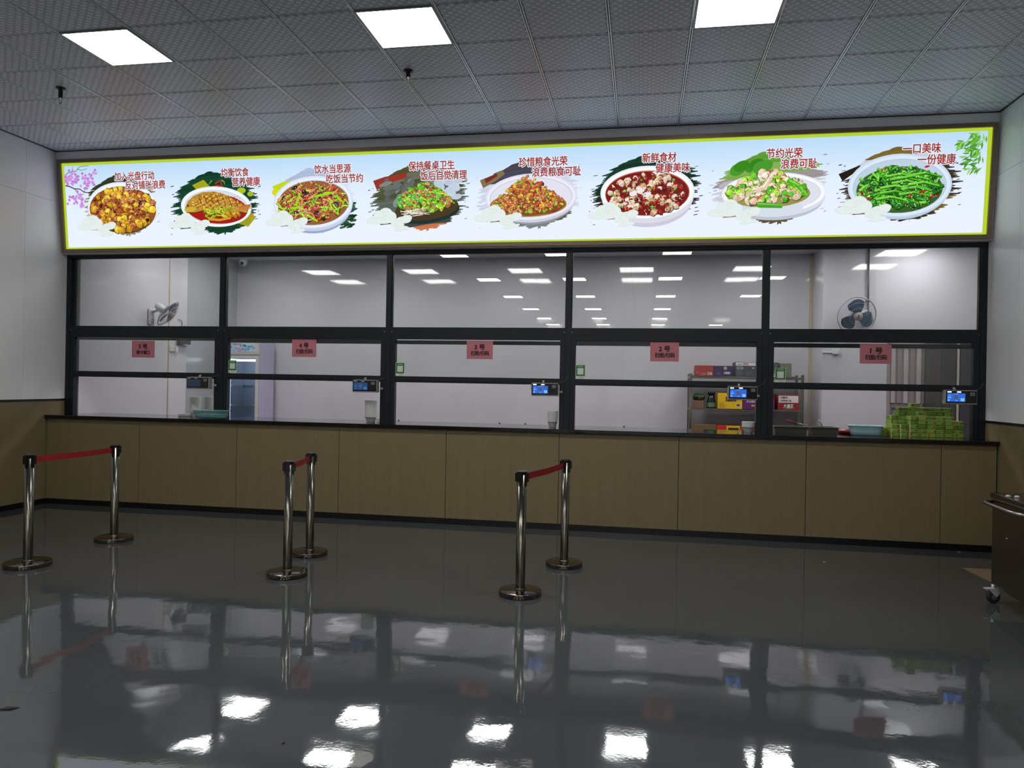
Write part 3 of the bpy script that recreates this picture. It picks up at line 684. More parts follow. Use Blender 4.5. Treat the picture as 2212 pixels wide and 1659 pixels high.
    flecks(A, 230, FX, FY, FRX, FRY, FC)
    cloud(A, -0.32+(0 if i else 0.0), -0.215)
    o = A.build('dish_picture', M_SIGNP, sg); o['label'] = 'printed picture: ' + labs[i]
# blossom branch, bamboo, drifting petals
A = Art(-4.66, 3.96)
def br(pts, w0, w1, c): A.line(pts, w0, w1, c)
br([(0, -0.11), (0.04, -0.075), (0.11, -0.065), (0.15, -0.06), (0.2, -0.01), (0.25, -0.006), (0.32, 0.0)], 0.010, 0.006, (110, 116, 96))
br([(0.09, -0.068), (0.11, -0.03), (0.105, 0.0)], 0.006, 0.005, (120, 124, 104)); br([(0.17, -0.04), (0.23, -0.05), (0.3, -0.035)], 0.006, 0.004, (70, 74, 60))
br([(0, -0.22), (0.05, -0.23), (0.12, -0.26), (0.19, -0.265), (0.24, -0.30), (0.30, -0.31), (0.36, -0.29)], 0.014, 0.010, (92, 44, 46))
br([(0.24, -0.30), (0.27, -0.25), (0.28, -0.2)], 0.006, 0.004, (70, 40, 40)); br([(0.12, -0.26), (0.17, -0.33), (0.24, -0.40)], 0.008, 0.005, (60, 36, 40))
for _ in range(120):
    k = rnd.random()
    if k < 0.36: u, v = rnd.gauss(0.08, 0.06), rnd.gauss(-0.15, 0.03)
    elif k < 0.60: u, v = rnd.gauss(0.30, 0.04), rnd.gauss(-0.18, 0.045)
    elif k < 0.78: u, v = rnd.gauss(0.14, 0.05), rnd.gauss(-0.36, 0.03)
    elif k < 0.9: u, v = rnd.gauss(0.2, 0.03), rnd.gauss(-0.45, 0.03)
    else: u, v = rnd.uniform(0.05, 0.42), rnd.uniform(-0.12, -0.03)
    u = max(0.008, min(0.46, u)); v = min(-0.012, v); c = vary((206, 150, 226), 16)
    for q in range(5):
        a = 2*PI*q/5+u*9; A.blob(u+0.011*math.cos(a), v+0.010*math.sin(a), 0.0095, 0.0075, c, a, 7)
    A.blob(u, v, 0.0055, 0.005, (156, 40, 140), 0, 6)
A.build('blossom_print', M_SIGNP, sg)['label'] = 'printed lilac blossom branch in the upper left corner'
A = Art(5.262, 3.955)
for _ in range(95):
    v = -abs(rnd.gauss(0.12, 0.13)); u = -abs(rnd.gauss(0.05, 0.055)) - (0.03 if v < -0.05 else 0)
    if rnd.random() < 0.12: u, v = -0.21+rnd.uniform(-.02, .02), -0.09+rnd.uniform(-.03, .03)
    if v < -0.36: v = -0.33
    a = rnd.choice((rnd.uniform(2.6, 4.4), rnd.uniform(3.4, 5.0))); l_ = rnd.uniform(0.06, 0.115)
    e_ = (min(-0.004, u+math.cos(a)*l_), min(-0.006, v+math.sin(a)*l_)); c = vary(rnd.choice(((106, 176, 60), (70, 140, 50), (140, 206, 96), (96, 186, 40))), 14)
    u = min(-0.006, u); m_ = ((u+e_[0])/2, (v+e_[1])/2); px_, py_ = -(e_[1]-v)*0.12, (e_[0]-u)*0.12
    A.poly([(u, v), (min(-0.003, m_[0]+px_), m_[1]+py_), e_, (min(-0.003, m_[0]-px_), m_[1]-py_)], c)
A.build('bamboo_print', M_SIGNP, sg)['label'] = 'printed green bamboo leaves in the upper right corner'
M_SRED = mat('backlit red ink', (10, 2, 2), rough=0.5, spec=0.1, emit=0.8, ergb=(172, 52, 50)); M_SRED.cycles.emission_sampling = 'NONE'
M_SWHT = mat('backlit white ink', (10, 10, 10), rough=0.5, spec=0.1, emit=0.92, ergb=(240, 244, 252)); M_SWHT.cycles.emission_sampling = 'NONE'
SLO = [('加入光盘行动', -3.998, '反对铺张浪费', -3.867), ('均衡饮食', -2.648, '营养健康', -2.517), ('饮水当思源', -1.523, '吃饭当节约', -1.389), ('保持餐桌卫生', -0.439, '饭后自觉清理', -0.305),
       ('珍惜粮食光荣', 0.768, '浪费粮食可耻', 0.907), ('新鲜食材', 2.045, '健康美味', 2.182), ('节约光荣', 3.259, '浪费可耻', 3.398), ('一口美味', 4.515, '一份健康', 4.651)]
for t1, x1, t2, x2 in SLO:
    for tx, x, zc in ((t1, x1, 3.818), (t2, x2, 3.712)):
        n = len(tx); z = zc-0.034; wd = 0.0862*n-0.004
        a = text_on('slogan', tx, 0.103, M_SWHT, sg, (x, ys(z, FACE-0.0092), z), (PI/2+th, 0, 0), 0.0095, wd-0.004)
        c = text_on('lettering', tx, 0.103, M_SRED, a, (0.0, 0.0, 0.0006), (0, 0, 0), 0.0018, wd-0.004)

# ------------------------------------------------------------------ ceiling lights
def lamp(x, y, z, label, m, group, w_=0.6):
    t = thing('ceiling_light', label, 'ceiling light', (x, y, z), group=group)
    h = w_/2; b = B(); e = 0.016
    b.box(-h, h, -h, -h+e, -0.006, 0.02); b.box(-h, h, h-e, h, -0.006, 0.02); b.box(-h, -h+e, -h+e, h-e, -0.006, 0.02); b.box(h-e, h, -h+e, h-e, -0.006, 0.02)
    b.build('lamp_frame', M_LAMPF, t)
    B().box(-h+e, h-e, -h+e, h-e, 0.0, 0.014).build('diffuser', m, t)
    return t
names = {-2.1: 'left square ceiling light above the left stanchions', 0.3: 'square ceiling light left of the picture middle at the ceiling top', 2.7: 'square ceiling light cut off by the upper picture edge'}
for x in (-2.1, 0.3, 2.7): lamp(x, -(T*3+WD)-0.3, HC-0.001, names[x], M_LAMP, 'square dining hall ceiling lights', 0.588)
rows = [-6.65, -10.25, -13.85, -17.45, -21.05, -24.0]
for j, y in enumerate(rows):
    for k, x in enumerate((-1.8, 0.38, 2.72, 5.1)):
        if k == 3 and j in (0, 3, 4): continue
        lamp(x, y, HC-0.004, 'square ceiling light behind the viewer, mirrored in the upper window panes', M_LAMP, 'ceiling lights further back in the hall', 0.588)
for y in (1.5, 2.75):
    for x in (-3.82, -1.9, 0.02, 1.96, 3.86, 5.75):
        lamp(x, y, KC-0.014, 'flat square kitchen ceiling light, seen mirrored in the glossy back wall', M_KLAMP, 'kitchen ceiling lights', 0.6)

# ------------------------------------------------------------------ sprinklers, camera dome
def sprinkler(x, y, ln, label):
    t = thing('sprinkler_head', label, 'sprinkler', (x, y, HC-0.002))
    B().lathe([(0.042, 0.002), (0.042, -0.006), (0.020, -0.012), (0.019, -ln*0.62)], 0, 0, 0, 20).build('collar', M_PLASTIC, t)
    B().lathe([(0.011, -ln*0.62), (0.013, -ln*0.7), (0.008, -ln*0.74), (0.004, -ln*0.9)], 0, 0, 0, 12).build('nozzle', M_RUNNER, t)
    b = B(); b.tube([(-0.011, 0, -ln*0.68), (-0.014, 0, -ln*0.84), (0, 0, -ln*0.95), (0.014, 0, -ln*0.84), (0.011, 0, -ln*0.68)], 0.002, 6)
    b.lathe([(0.013, -ln*0.95), (0.013, -ln*0.97)], 0, 0, 0, 12); b.build('deflector', M_STEELD, t)
sprinkler(-3.223, -1.685, 0.145, 'dark long fire sprinkler hanging from the left of the ceiling')
sprinkler(0.082, -1.619, 0.085, 'short fire sprinkler with a round black collar below the middle ceiling light')
t = thing('security_camera', 'white dome security camera under the kitchen ceiling in the second window', 'camera', (-4.44, 3.6, KC))
B().lathe([(0.075, 0), (0.075, -0.035), (0.06, -0.04)], 0, 0, 0, 24).build('base', M_WPLAST, t)
B().lathe([(0.062, -0.03), (0.064, -0.08), (0.056, -0.12), (0.036, -0.145), (0.0, -0.155)], 0, 0, 0, 24).build('housing', M_WPLAST, t)
B().lathe([(0.03, 0), (0.026, -0.012), (0, -0.016)], 0.01, -0.05, -0.115, 16, 'y').build('lens', M_PLASTIC, t)

# ------------------------------------------------------------------ stanchions
def stanchion(x, y, dia, hgt, label, ang, lean=0.0):
    t = thing('stanchion', label, 'stanchion', (x, y, 0), (0, lean, 0), group='retractable belt barrier posts')
    R0 = dia/2
    B().lathe([(R0*0.985, 0), (R0*0.998, 0.003), (R0, 0.004), (R0, 0.030), (R0, 0.031), (R0*0.993, 0.0345), (R0*0.988, 0.0352), (R0*0.98, 0.0355), (0.036, 0.040)], 0, 0, 0, 48).build('base', M_STEELD, t)
    B().lathe([(0.041, 0.039), (0.041, 0.046), (0.0345, 0.048), (0.0340, 0.050), (0.0340, 0.06), (0.0340, hgt-0.012)], 0, 0, 0, 32).build('pole', M_POLE, t)
    b = B(); b.lathe([(0.0355, hgt-0.016), (0.037, hgt-0.014), (0.037, hgt-0.002), (0.0355, hgt)], 0, 0, 0, 32).build('cap', M_PLASTIC, t)
    b = B()
    for k in range(4):
        a = ang+k*PI/2; ca, sa = math.cos(a), math.sin(a)
        def bar(r0, r1, hw, z0, z1):
            P = []
            for z in (z0, z1):
                for rr, ww in ((r0, -hw), (r1, -hw), (r1, hw), (r0, hw)): P.append((rr*ca-ww*sa, rr*sa+ww*ca, z))
            b.poly(P, [(0,3,2,1),(4,5,6,7),(0,1,5,4),(1,2,6,5),(2,3,7,6),(3,0,4,7)])
        bar(0.030, 0.0365, 0.009, hgt-0.105, hgt-0.004); bar(0.030, 0.047, 0.016, hgt-0.075, hgt-0.012)
    b.build('belt_clip', M_PLASTIC, t)
    return t
def belt(t, x, y, x2, y2, z, z2, twist=False):
    d = Vector((x2-x, y2-y, 0)); ln = d.length; d.normalize(); n_ = Vector((-d.y, d.x, 0)); b = B(); N = 24; P = []
    for i in range(N+1):
        q = i/N; s = 0.052+(ln-0.104)*q; sag = -0.003*math.sin(PI*q); wv = 0.004*math.sin(q*9)
        c = Vector((0, 0, 0))+d*s + n_*wv; zz = z+(z2-z)*q+sag; hw = 0.024-(0.006*abs(math.sin(q*7)) if twist and q > 0.75 else 0)
        for off in (-0.0008, 0.0008):
            for sz in (-hw, hw): P.append((c.x+n_.x*off, c.y+n_.y*off, zz+sz))
    F = []
    for i in range(N):
        a = i*4; c = a+4; F += [(a, c, c+1, a+1), (a+2, a+3, c+3, c+2), (a+1, c+1, c+3, a+3), (a, a+2, c+2, c)]
    b.poly(P, F); b.build('belt', M_RED, t)
S = [(-2.633, -2.591, 0.335, 0.874, 'leftmost barrier post standing nearest the viewer in the left pair'),
     (-2.642, -1.620, 0.325, 0.872, 'rear barrier post of the left pair, nearer the counter'),
     (-0.557, -2.379, 0.305, 0.874, 'front barrier post of the middle pair with a red belt'),
     (-0.695, -1.704, 0.300, 0.872, 'rear barrier post of the middle pair, nearer the counter'),
     (1.258, -2.464, 0.302, 0.876, 'front barrier post of the right pair, closest to the viewer of that pair'),
     (1.476, -1.555, 0.303, 0.877, 'rear barrier post of the right pair in front of a counter panel joint')]
angs = [PI/2-0.01, PI/2-0.01, 1.77, 1.77, 1.335, 1.335]
ts = [stanchion(a, b_, c, d, e_, angs[k]) for k, (a, b_, c, d, e_) in enumerate(S)]
belt(ts[0], S[0][0], S[0][1], S[1][0], S[1][1], 0.828, 0.826, True)
belt(ts[2], S[2][0], S[2][1], S[3][0], S[3][1], 0.828, 0.828); belt(ts[4], S[4][0], S[4][1], S[5][0], S[5][1], 0.828, 0.828)

# ------------------------------------------------------------------ notices and code cards on the windows
NT = [(-3.896, -3.597, 1.928, 1.728, '5 号', '刷卡窗口'), (-1.856, -1.561, 1.959, 1.757, '4 号', '扫脸/扫码'), (0.190, 0.482, 1.955, 1.757, '3 号', '扫脸/扫码'),
      (2.163, 2.457, 1.955, 1.756, '2 号', '扫脸/扫码'), (4.220, 4.517, 1.957, 1.758, '1 号', '扫脸/扫码')]
NL = {'5': 'leftmost pink paper notice, taped to the card payment window', '4': 'pink paper notice on the window right of the fridge', '3': 'pink paper notice on the middle serving window',
      '2': 'pink paper notice left of the cartons on the kitchen shelf', '1': 'rightmost pink paper notice, beside the ribbed kitchen door'}
for x0, x1, z1, z0, a, c in NT:
    yn = YW+0.0235
    t = thing('paper_notice', NL[a[0]], 'notice', ((x0+x1)/2, yn, z0), (0, 0, 0), 'pink window notices')
    hw = (x1-x0)/2; h = z1-z0
    b = B(); P = []; n = 8
    for i in range(n+1):
        u = -hw+2*hw*i/n; bow = 0.0014*math.sin(PI*i/n)
        for z in (0, h):
            P += [(u, -bow, z), (u, -bow+0.0006, z)]
    F = []
    for i in range(n):
        q = i*4; r = q+4; F += [(q, r, r+2, q+2), (q+1, q+3, r+3, r+1), (q+2, r+2, r+3, q+3), (q, q+1, r+1, r)]
    F += [(0, 2, 3, 1), (n*4, n*4+1, n*4+3, n*4+2)]
    b.poly(P, F); b.build('sheet', M_PINK, t)
    k = 1 if a[0] != '5' else 0.86
    me = text_on('lettering', a, 0.066, M_INK, t, (0.0, -0.0024, 0.107), (PI/2, 0, 0), 0.0022, 0.112, 'CENTER')
    me = text_on('lettering', c, 0.055*k, M_INK, t, (0.004, -0.0024, 0.044), (PI/2, 0, 0), 0.0016, 0.200 if a[0] != '5' else 0.172, 'CENTER')
ST = [(-2.629, -2.527, 1.711, 1.567, 'second'), (-0.608, -0.506, 1.708, 1.561, 'third'), (1.389, 1.490, 1.709, 1.563, 'fourth'), (3.412, 3.515, 1.704, 1.558, 'rightmost')]
wl_ = ['in front of the fridge', 'at the left edge of the middle window', 'two bays left of the green cartons', 'on the rightmost window beside its left edge']
for k, (x0, x1, z1, z0, q) in enumerate(ST):
    t = thing('payment_card_sign', 'green and white payment card %s' % wl_[k], 'sign', ((x0+x1)/2, YW-0.0005, z0), group='green payment cards')
    hw = (x1-x0)/2; h = z1-z0
    B().box(-hw, hw, 0.0015, 0.0035, 0, h).build('card', M_CARDW, t)
    B().box(-hw+0.003, hw-0.004, 0.0003, 0.0015, 0.026, h-0.003).build('green_field', M_GREENC, t)
    B().box(-hw*0.62, hw*0.62, -0.0006, 0.0003, 0.044, h-0.036).build('white_square', M_CARDW, t)
    B().box(-hw*0.55, hw*0.55, -0.0002, 0.0003, h-0.021, h-0.016).build('caption_bar', M_CARDW, t)
    B().box(-hw*0.3, hw*0.55, 0.001, 0.0015, 0.010, 0.014).build('caption_bar', M_INK, t)

# ------------------------------------------------------------------ payment terminals
M_SHELL = mat('grey painted metal shell', (176, 178, 170), rough=0.35, metal=0.3)
M_FACE = mat('black glossy face', (8, 8, 10), rough=0.12)
def scr(n, rgb, s): return mat(n, (6, 8, 14), rough=0.15, emit=s, ergb=rgb)
def terminal(k, x0, x1, label, state):
    y0 = 0.105; w_ = x1-x0
    t = thing('payment_terminal', label, 'payment terminal', ((x0+x1)/2, 0.15, 1.372), group='wall mounted payment terminals')
    h = 0.136; hw = w_/2
    B().box(-hw, hw, -0.045, 0.03, 0, h, 0.006).build('shell', M_SHELL, t)
    B().box(-hw+0.006, hw-0.005, -0.049, -0.045, 0.012, h-0.006, 0.0015).build('front_face', M_FACE, t)
    sx0, sx1, sz0, sz1 = -hw+0.018, -hw+0.018+w_*0.56, 0.027, h-0.030
    m = [scr('screen off painted glow', (42, 58, 86), 0.5), scr('screen dim', (30, 74, 130), 0.75), scr('screen lit', (44, 104, 214), 0.95)][state]  # the switched-off screen carries a faint painted blue glow
    s = B().box(sx0, sx1, -0.0505, -0.049, sz0, sz1).build('screen', m, t)
    if state:
        br_ = [(0, 0, 0), (60, 110, 160), (130, 190, 250)][state]; mm = scr('icon %d' % state, br_, 0.95); dk = scr('icon photo %d' % state, (86, 100, 122), 0.7)
        q = B(); ww = sx1-sx0; hh = sz1-sz0
        for a, b_, c, d in ((0.03, 0.22, 0.44, 0.56), (0.06, 0.2, 0.7, 0.76), (0.03, 0.14, 0.08, 0.26), (0.74, 0.95, 0.05, 0.42), (0.38, 0.62, 0.93, 0.97), (0.46, 0.56, 0.10, 0.17)):
            q.box(sx0+a*ww, sx0+b_*ww, -0.0512, -0.0505, sz0+c*hh, sz0+d*hh)
        q.build('screen_icons', mm, t)
        B().lathe([(hh*0.25, -0.0505), (hh*0.25, -0.0513)], sx0+ww*0.49, 0, sz0+hh*0.54, 20, 'y').build('screen_portrait', dk, t)
    lm = mat_emit('fill light on', (255, 255, 226), 1.6) if state == 2 else M_SHELL
    for u in (0.13, 0.43):
        B().box(-hw+w_*u-0.018, -hw+w_*u+0.018, -0.0515, -0.049, h-0.022, h-0.011, 0.001).build('fill_light', lm, t)
    B().box(hw-w_*0.23, hw-w_*0.08, -0.0525, -0.049, h-0.052, h-0.018, 0.001).build('scanner_window', mat('grey scanner window', (112, 116, 118), rough=0.25), t)
    B().box(hw-w_*0.155, hw-w_*0.135, -0.0535, -0.0525, h-0.037, h-0.032).build('scanner_lens', M_PLASTIC, t)
    for px, pz, ex in ((-hw+w_*0.4, h+0.018, 'v'), (hw+0.024, 0.045, 'h')):
        b = B(); b.box(px-0.010, px+0.010, 0.048, 0.0515, pz-0.011, pz+0.011)
        if ex == 'v': b.box(px-0.004, px+0.004, 0.02, 0.05, h-0.002, pz)
        else: b.box(hw-0.002, px, 0.02, 0.05, pz-0.003, pz+0.003)
        b.build('mounting_bracket', mat('pale bracket', (196, 198, 188), rough=0.4), t)
        B().lathe([(0.0035, 0.048), (0.0035, 0.0475)], px, 0, pz, 8, 'y').build('screw_head', M_PLASTIC, t)
    rise = 0.13 if k >= 2 else 0.035
    pts = [(-hw-0.002, 0.0, 0.045), (-hw-0.012, 0.0, 0.085), (-hw-0.008, 0.0, h-0.01), (-hw+0.015, 0.005, h+0.007), (-hw+0.08, 0.01, h+0.006), (0, 0.02, h+0.003), (hw-0.02, 0.03, h+0.004)]
    if k >= 2: pts += [(hw+0.03, 0.04, h+0.008), (hw+0.065, 0.042, h+0.03), (hw+0.085, 0.042, h+0.06), (hw+0.092, 0.042, h+0.072)]
    else: pts += [(hw+0.01, 0.04, h+0.010), (hw+0.035, 0.042, h+0.018), (hw+0.065, 0.042, h+0.032)]
    B().tube(pts, 0.0022, 6).build('power_cord', mat('grey cord', (96, 98, 100), rough=0.5), t)
TL = ['payment terminal with a dark switched off screen on the leftmost window', 'payment terminal with a dim blue screen above the tall white bowl stack', 'payment terminal with two lit lamps on the middle window',
      'payment terminal with a bright blue screen in front of the shelf of cartons', 'rightmost payment terminal above the pile of green cartons']
for k in range(5):
    pc = PC[k+1]; terminal(k, pc-0.37, pc-0.085, TL[k], [0, 1, 2, 2, 2][k])

# ------------------------------------------------------------------ things on the worktop
ZT = 1.037
def bowls(x, y, hgt, r, label, tip=0):
    t = thing('bowl_stack', label, 'bowl stack', (x, y, ZT), group='stacks of white takeaway bowls')
    b = B(); prof = [(r*0.62, 0.0), (r*0.66, 0.004), (r*0.86, 0.045), (r*0.97, 0.052)]
    z = 0.052
    while z < hgt:
        prof += [(r*1.0, z), (r*1.0, z+0.006), (r*0.994, z+0.0075)]; z += 0.009
    prof += [(r, z), (r, z+0.004), (r*0.93, z+0.004), (r*0.75, z-0.03), (r*0.6, z-0.045), (0, z-0.045)]
    b.lathe(prof, 0, 0, 0, 28); b.build('bowls', M_FOAM, t); return t
bowls(-3.135, 0.35, 0.225, 0.064, 'left one of the two tall white bowl stacks beside the teal basket')
bowls(-3.035, 0.47, 0.232, 0.062, 'rear white bowl stack just right of another stack, behind the teal basket')
bowls(-0.925, 0.30, 0.235, 0.070, 'tall single stack of white bowls below the dim blue terminal')
bowls(1.140, 0.30, 0.160, 0.058, 'stack of white bowls at the right end of the middle window')
bowls(3.175, 0.30, 0.105, 0.066, 'short stack of white bowls in front of the kitchen shelf')
t = thing('takeaway_box', 'white takeaway box lying beside the tall single bowl stack', 'box', (-0.765, 0.30, ZT))
b = B(); b.box(-0.075, 0.09, -0.06, 0.06, 0, 0.026, 0.003); b.build('tray', M_FOAM, t)
b = B(); b.box(-0.078, 0.093, -0.063, 0.063, 0.028, 0.046, 0.003); b.build('lid', M_FOAM, t)
t = thing('napkin_pack', 'folded grey white napkin pack left of the bowl stacks on the leftmost worktop', 'napkins', (-3.24, 0.33, ZT))
b = B(); b.box(-0.075, 0.075, -0.05, 0.05, 0, 0.030, 0.004); b.build('napkins', mat('grey paper', (170, 170, 172), rough=0.7), t)
def basket(x, y, w_, d_, h, m, label, rz):
    t = thing('plastic_basket', label, 'basket', (x, y, ZT+0.001), (0, 0, rz))
    b = B(); n = 32; P = []; pf = [(0.0, 0.78, 0), (1, 0.80, 0.002), (1, 0.86, h*0.45), (1, 0.95, h*0.93), (1, 1.04, h), (1, 1.0, h+0.004), (1, 0.93, h*0.93), (1, 0.84, h*0.45), (1, 0.78, 0.006), (0.0, 0.78, 0.006)]
    for full, k, z in pf:
        for i in range(n):
            a = 2*PI*i/n; ca, sa = math.cos(a), math.sin(a); e_ = 0.42
            u = math.copysign(abs(ca)**e_, ca)*w_/2*k; v = math.copysign(abs(sa)**e_, sa)*d_/2*k
            if not full: u, v = u*0.02, v*0.02
            P.append((u, v, z))
    F = []
    for k in range(len(pf)-1):
        for i in range(n): j = (i+1) % n; F.append((k*n+i, k*n+j, (k+1)*n+j, (k+1)*n+i))
    b.poly(P, F, True); b.build('basket_body', m, t); return t
bk = basket(-2.735, 0.045, 0.385, 0.24, 0.092, M_TEAL2, 'translucent teal basket full of packets in front of the frame post, left', 0.03)
for k in range(24):
    t = thing('seasoning_packet', 'small pale packet piled inside the left teal basket', 'packet', (-2.735+(k%4-1.5)*0.075, 0.045+((k//4)%3-1)*0.05, ZT+0.022+(k//12)*0.027), (rnd.uniform(-.2, .2), rnd.uniform(-.15, .15), rnd.uniform(-.1, .1)), 'packets in the left teal basket')
    b = B(); b.poly([(-0.035, -0.02, 0), (0.035, -0.02, 0), (0.035, 0.02, 0), (-0.035, 0.02, 0), (-0.02, 0, 0.006), (0.02, 0, 0.006), (-0.02, 0, -0.006), (0.02, 0, -0.006)],
           [(0, 1, 5, 4), (1, 2, 5), (2, 3, 4, 5), (3, 0, 4), (1, 0, 6, 7), (2, 1, 7), (3, 2, 7, 6), (0, 3, 6)])
    b.build('packet_body', mat('packet foil', (170, 196, 170), rough=0.3), t)
basket(4.315, 0.33, 0.325, 0.22, 0.098, M_TEAL, 'pale blue plastic basin beside the pile of green cartons', -0.03)
t = thing('round_lid', 'dark red round basin half hidden behind the pale blue basin', 'basin', (4.30, 0.635, ZT))
B().lathe([(0.12, 0), (0.175, 0.004), (0.185, 0.034), (0.178, 0.034), (0.165, 0.010), (0, 0.008)], 0, 0, 0, 32).build('basin_body', mat('dark red plastic', (126, 18, 26), rough=0.35), t)
def pan(x, y, w_, d_, label, zz=ZT, hh=0.066):
    t = thing('food_pan', label, 'food pan', (x, y, zz)); e_ = 0.02; b = B()
    a = w_/2; c = d_/2
    P = [(-a+0.03, -c+0.03, 0), (a-0.03, -c+0.03, 0), (a-0.03, c-0.03, 0), (-a+0.03, c-0.03, 0), (-a+0.015, -c+0.015, hh-0.004), (a-0.015, -c+0.015, hh-0.004), (a-0.015, c-0.015, hh-0.004), (-a+0.015, c-0.015, hh-0.004),
         (-a, -c, hh), (a, -c, hh), (a, c, hh), (-a, c, hh), (-a, -c, hh+0.003), (a, -c, hh+0.003), (a, c, hh+0.003), (-a, c, hh+0.003),
         (-a+0.02, -c+0.02, hh+0.003), (a-0.02, -c+0.02, hh+0.003), (a-0.02, c-0.02, hh+0.003), (-a+0.02, c-0.02, hh+0.003), (-a+0.035, -c+0.035, 0.004), (a-0.035, -c+0.035, 0.004), (a-0.035, c-0.035, 0.004), (-a+0.035, c-0.035, 0.004)]
    F = [(3, 2, 1, 0), (20, 21, 22, 23)]
    for k in (0, 4, 8, 12, 16):
        for i in range(4): j = (i+1) % 4; F.append((k+i, k+j, k+4+j, k+4+i))
    b.poly(P, F); b.build('pan_body', M_FOIL, t); return t
pan(3.60, 0.44, 0.36, 0.26, 'shallow metal food pan holding a red handled tool, right of the post')
pan(3.935, 0.46, 0.29, 0.26, 'deep metal food pan with a ladle leaning out, left of the pale blue basin')
t = thing('tongs', 'tongs with a red grip resting across the metal food pans', 'tongs', (3.72, 0.42, ZT+0.074))
b = B(); b.tube([(-0.15, 0.02, 0.058), (-0.05, 0.0, 0.03)], 0.007, 8); b.build('grip', mat('red grip', (150, 24, 30), rough=0.4), t)
b = B(); b.tube([(-0.055, 0.0, 0.031), (0.02, -0.01, 0.012), (0.08, -0.01, 0.006)], 0.006, 8); b.tube([(-0.05, 0.01, 0.03), (0.03, 0.01, 0.010), (0.08, 0.0, 0.006)], 0.004, 8); b.build('jaws', M_STEEL, t)
t = thing('ladle', 'steel ladle leaning in the deep metal food pan', 'ladle', (3.935, 0.45, ZT+0.01))
b = B(); b.tube([(-0.045, 0.0, 0.135), (-0.02, 0.0, 0.10), (0.01, 0, 0.03)], 0.005, 8); b.build('handle', M_STEEL, t)
B().lathe([(0.0, 0.0), (0.02, 0.004), (0.035, 0.02), (0.033, 0.02), (0.018, 0.006), (0, 0.003)], 0.02, 0, 0.0, 16).build('bowl', M_STEEL, t)
for k, (x, lb) in enumerate(((-0.668, 'at the left end of the middle window'), (0.545, 'right of the middle of the middle window'), (0.847, 'left of the bowl stack in the middle window'), (1.965, 'alone in the window numbered 2'))):
    t = thing('ladle', 'brown ladle handle over the worktop %s' % lb, 'ladle', (x, 0.72, 0.845), (0.0, -0.35, 0), 'brown handled ladles behind the worktop')
    b = B(); b.tube([(0, 0, -0.02), (0, 0.0, 0.185)], 0.005, 8); b.lathe([(0.0, -0.03), (0.03, -0.022), (0.042, 0.0), (0.039, 0.0), (0.02, -0.018), (0, -0.024)], 0, 0, 0, 16); b.build('shaft', M_STEEL, t)
    B().lathe([(0.008, 0.175), (0.012, 0.19), (0.011, 0.21), (0.0, 0.217)], 0, 0, 0, 12).build('grip_end', mat('brown grip', (110, 74, 50), rough=0.5), t)
o = tag(bx('back_bench', M_STEEL, None, L+0.15, 4.9, 0.665, 1.15, 0.74, 0.80, 0.004), 'steel bench along the kitchen side of the counter', 'bench')
o = thing('bench_leg_frame', 'steel support frame under the kitchen bench', 'frame', (0, 0.9, 0))
b = B()
for x in (-4.4, -1.5, 1.5, 4.6):
    for y in (-0.18, 0.18): b.box(x-0.02, x+0.02, y-0.02, y+0.02, 0, 0.74)
b.build('legs', M_STEEL, o)

# green cartons
M_GC = mat('lime carton', (128, 166, 70), rough=0.45, noise=((60, 60, 120), 0.16)); M_GC2 = mat('lime carton darker', (98, 142, 50), rough=0.45, noise=((60, 60, 120), 0.16)); M_GC3 = mat('lime carton yellowish', (150, 178, 74), rough=0.45, noise=((60, 60, 120), 0.16)); M_GCL = mat('carton pale edge', (206, 214, 130), rough=0.5); M_GCR = mat('carton red motif', (156, 46, 24), rough=0.5)
CW, CD, CH = 0.082, 0.105, 0.0415
cb = B(); cb.box(-CW/2, CW/2, -CD/2, CD/2, 0, CH-0.0012, 0.0028)
cms = [cb.mesh('carton_body', q) for q in (M_GC, M_GC2, M_GC3, M_GC)]
cs = B().box(-CW/2, CW/2, -CD/2-0.0004, -CD/2, 0.001, 0.0055).mesh('edge_stripe', M_GCL)
cp = B().box(-CW/2, -CW/2+0.016, -CD/2-0.0004, -CD/2, 0.001, CH-0.002).mesh('edge_stripe', M_GCL)
cr1 = B()
cr1.poly([(-0.010, -CD/2-0.0008, 0.016), (-0.003, -CD/2-0.0008, 0.010), (0.008, -CD/2-0.0008, 0.013), (0.011, -CD/2-0.0008, 0.021), (0.002, -CD/2-0.0008, 0.026), (-0.008, -CD/2-0.0008, 0.023)], [(0, 1, 2, 3, 4, 5)])
cr1 = cr1.mesh('red_motif', M_GCR)
def carton(x, y, z, lab=None, variant=0):
    t = thing('juice_carton_pack', lab or 'small lime green carton with a red motif in the pile on the worktop', 'carton', (x, y, z), (0, 0, rnd.uniform(-0.05, 0.05)), 'lime green cartons piled on the worktop')
    put('carton_body', rnd.choice(cms), t)
    if variant == 3: put('edge_stripe', cs, t)
    put('red_motif', cr1, t, (rnd.choice((-0.022, 0.022, 0.030)), 0, rnd.uniform(-0.004, 0.006)))
    if variant == 1: put('edge_stripe', cp, t)
    return t
front = [('A', 4.600, 3), ('B', 4.686, 3), ('C', 4.774, 5), ('D', 4.862, 6), ('E', 4.944, 5), ('F', 5.018, 5), ('G', 5.083, 5), ('H', 5.150, 4)]
fx = [4.590, 4.675, 4.760, 4.845, 4.928, 5.011, 5.094, 5.177]
for (nm, x, n), x in zip(front, fx):
    for k in range(n): carton(x+rnd.uniform(-0.003, 0.003), 0.37+rnd.uniform(-0.008, 0.008), ZT+k*CH, None, (nm in 'AB' and 1) or (nm == 'C' and 1) or (k == n-1 and 3) or 0)
back = [(4.612, 5), (4.697, 7), (4.782, 7), (4.867, 7), (4.952, 7), (5.037, 7), (5.122, 7)]
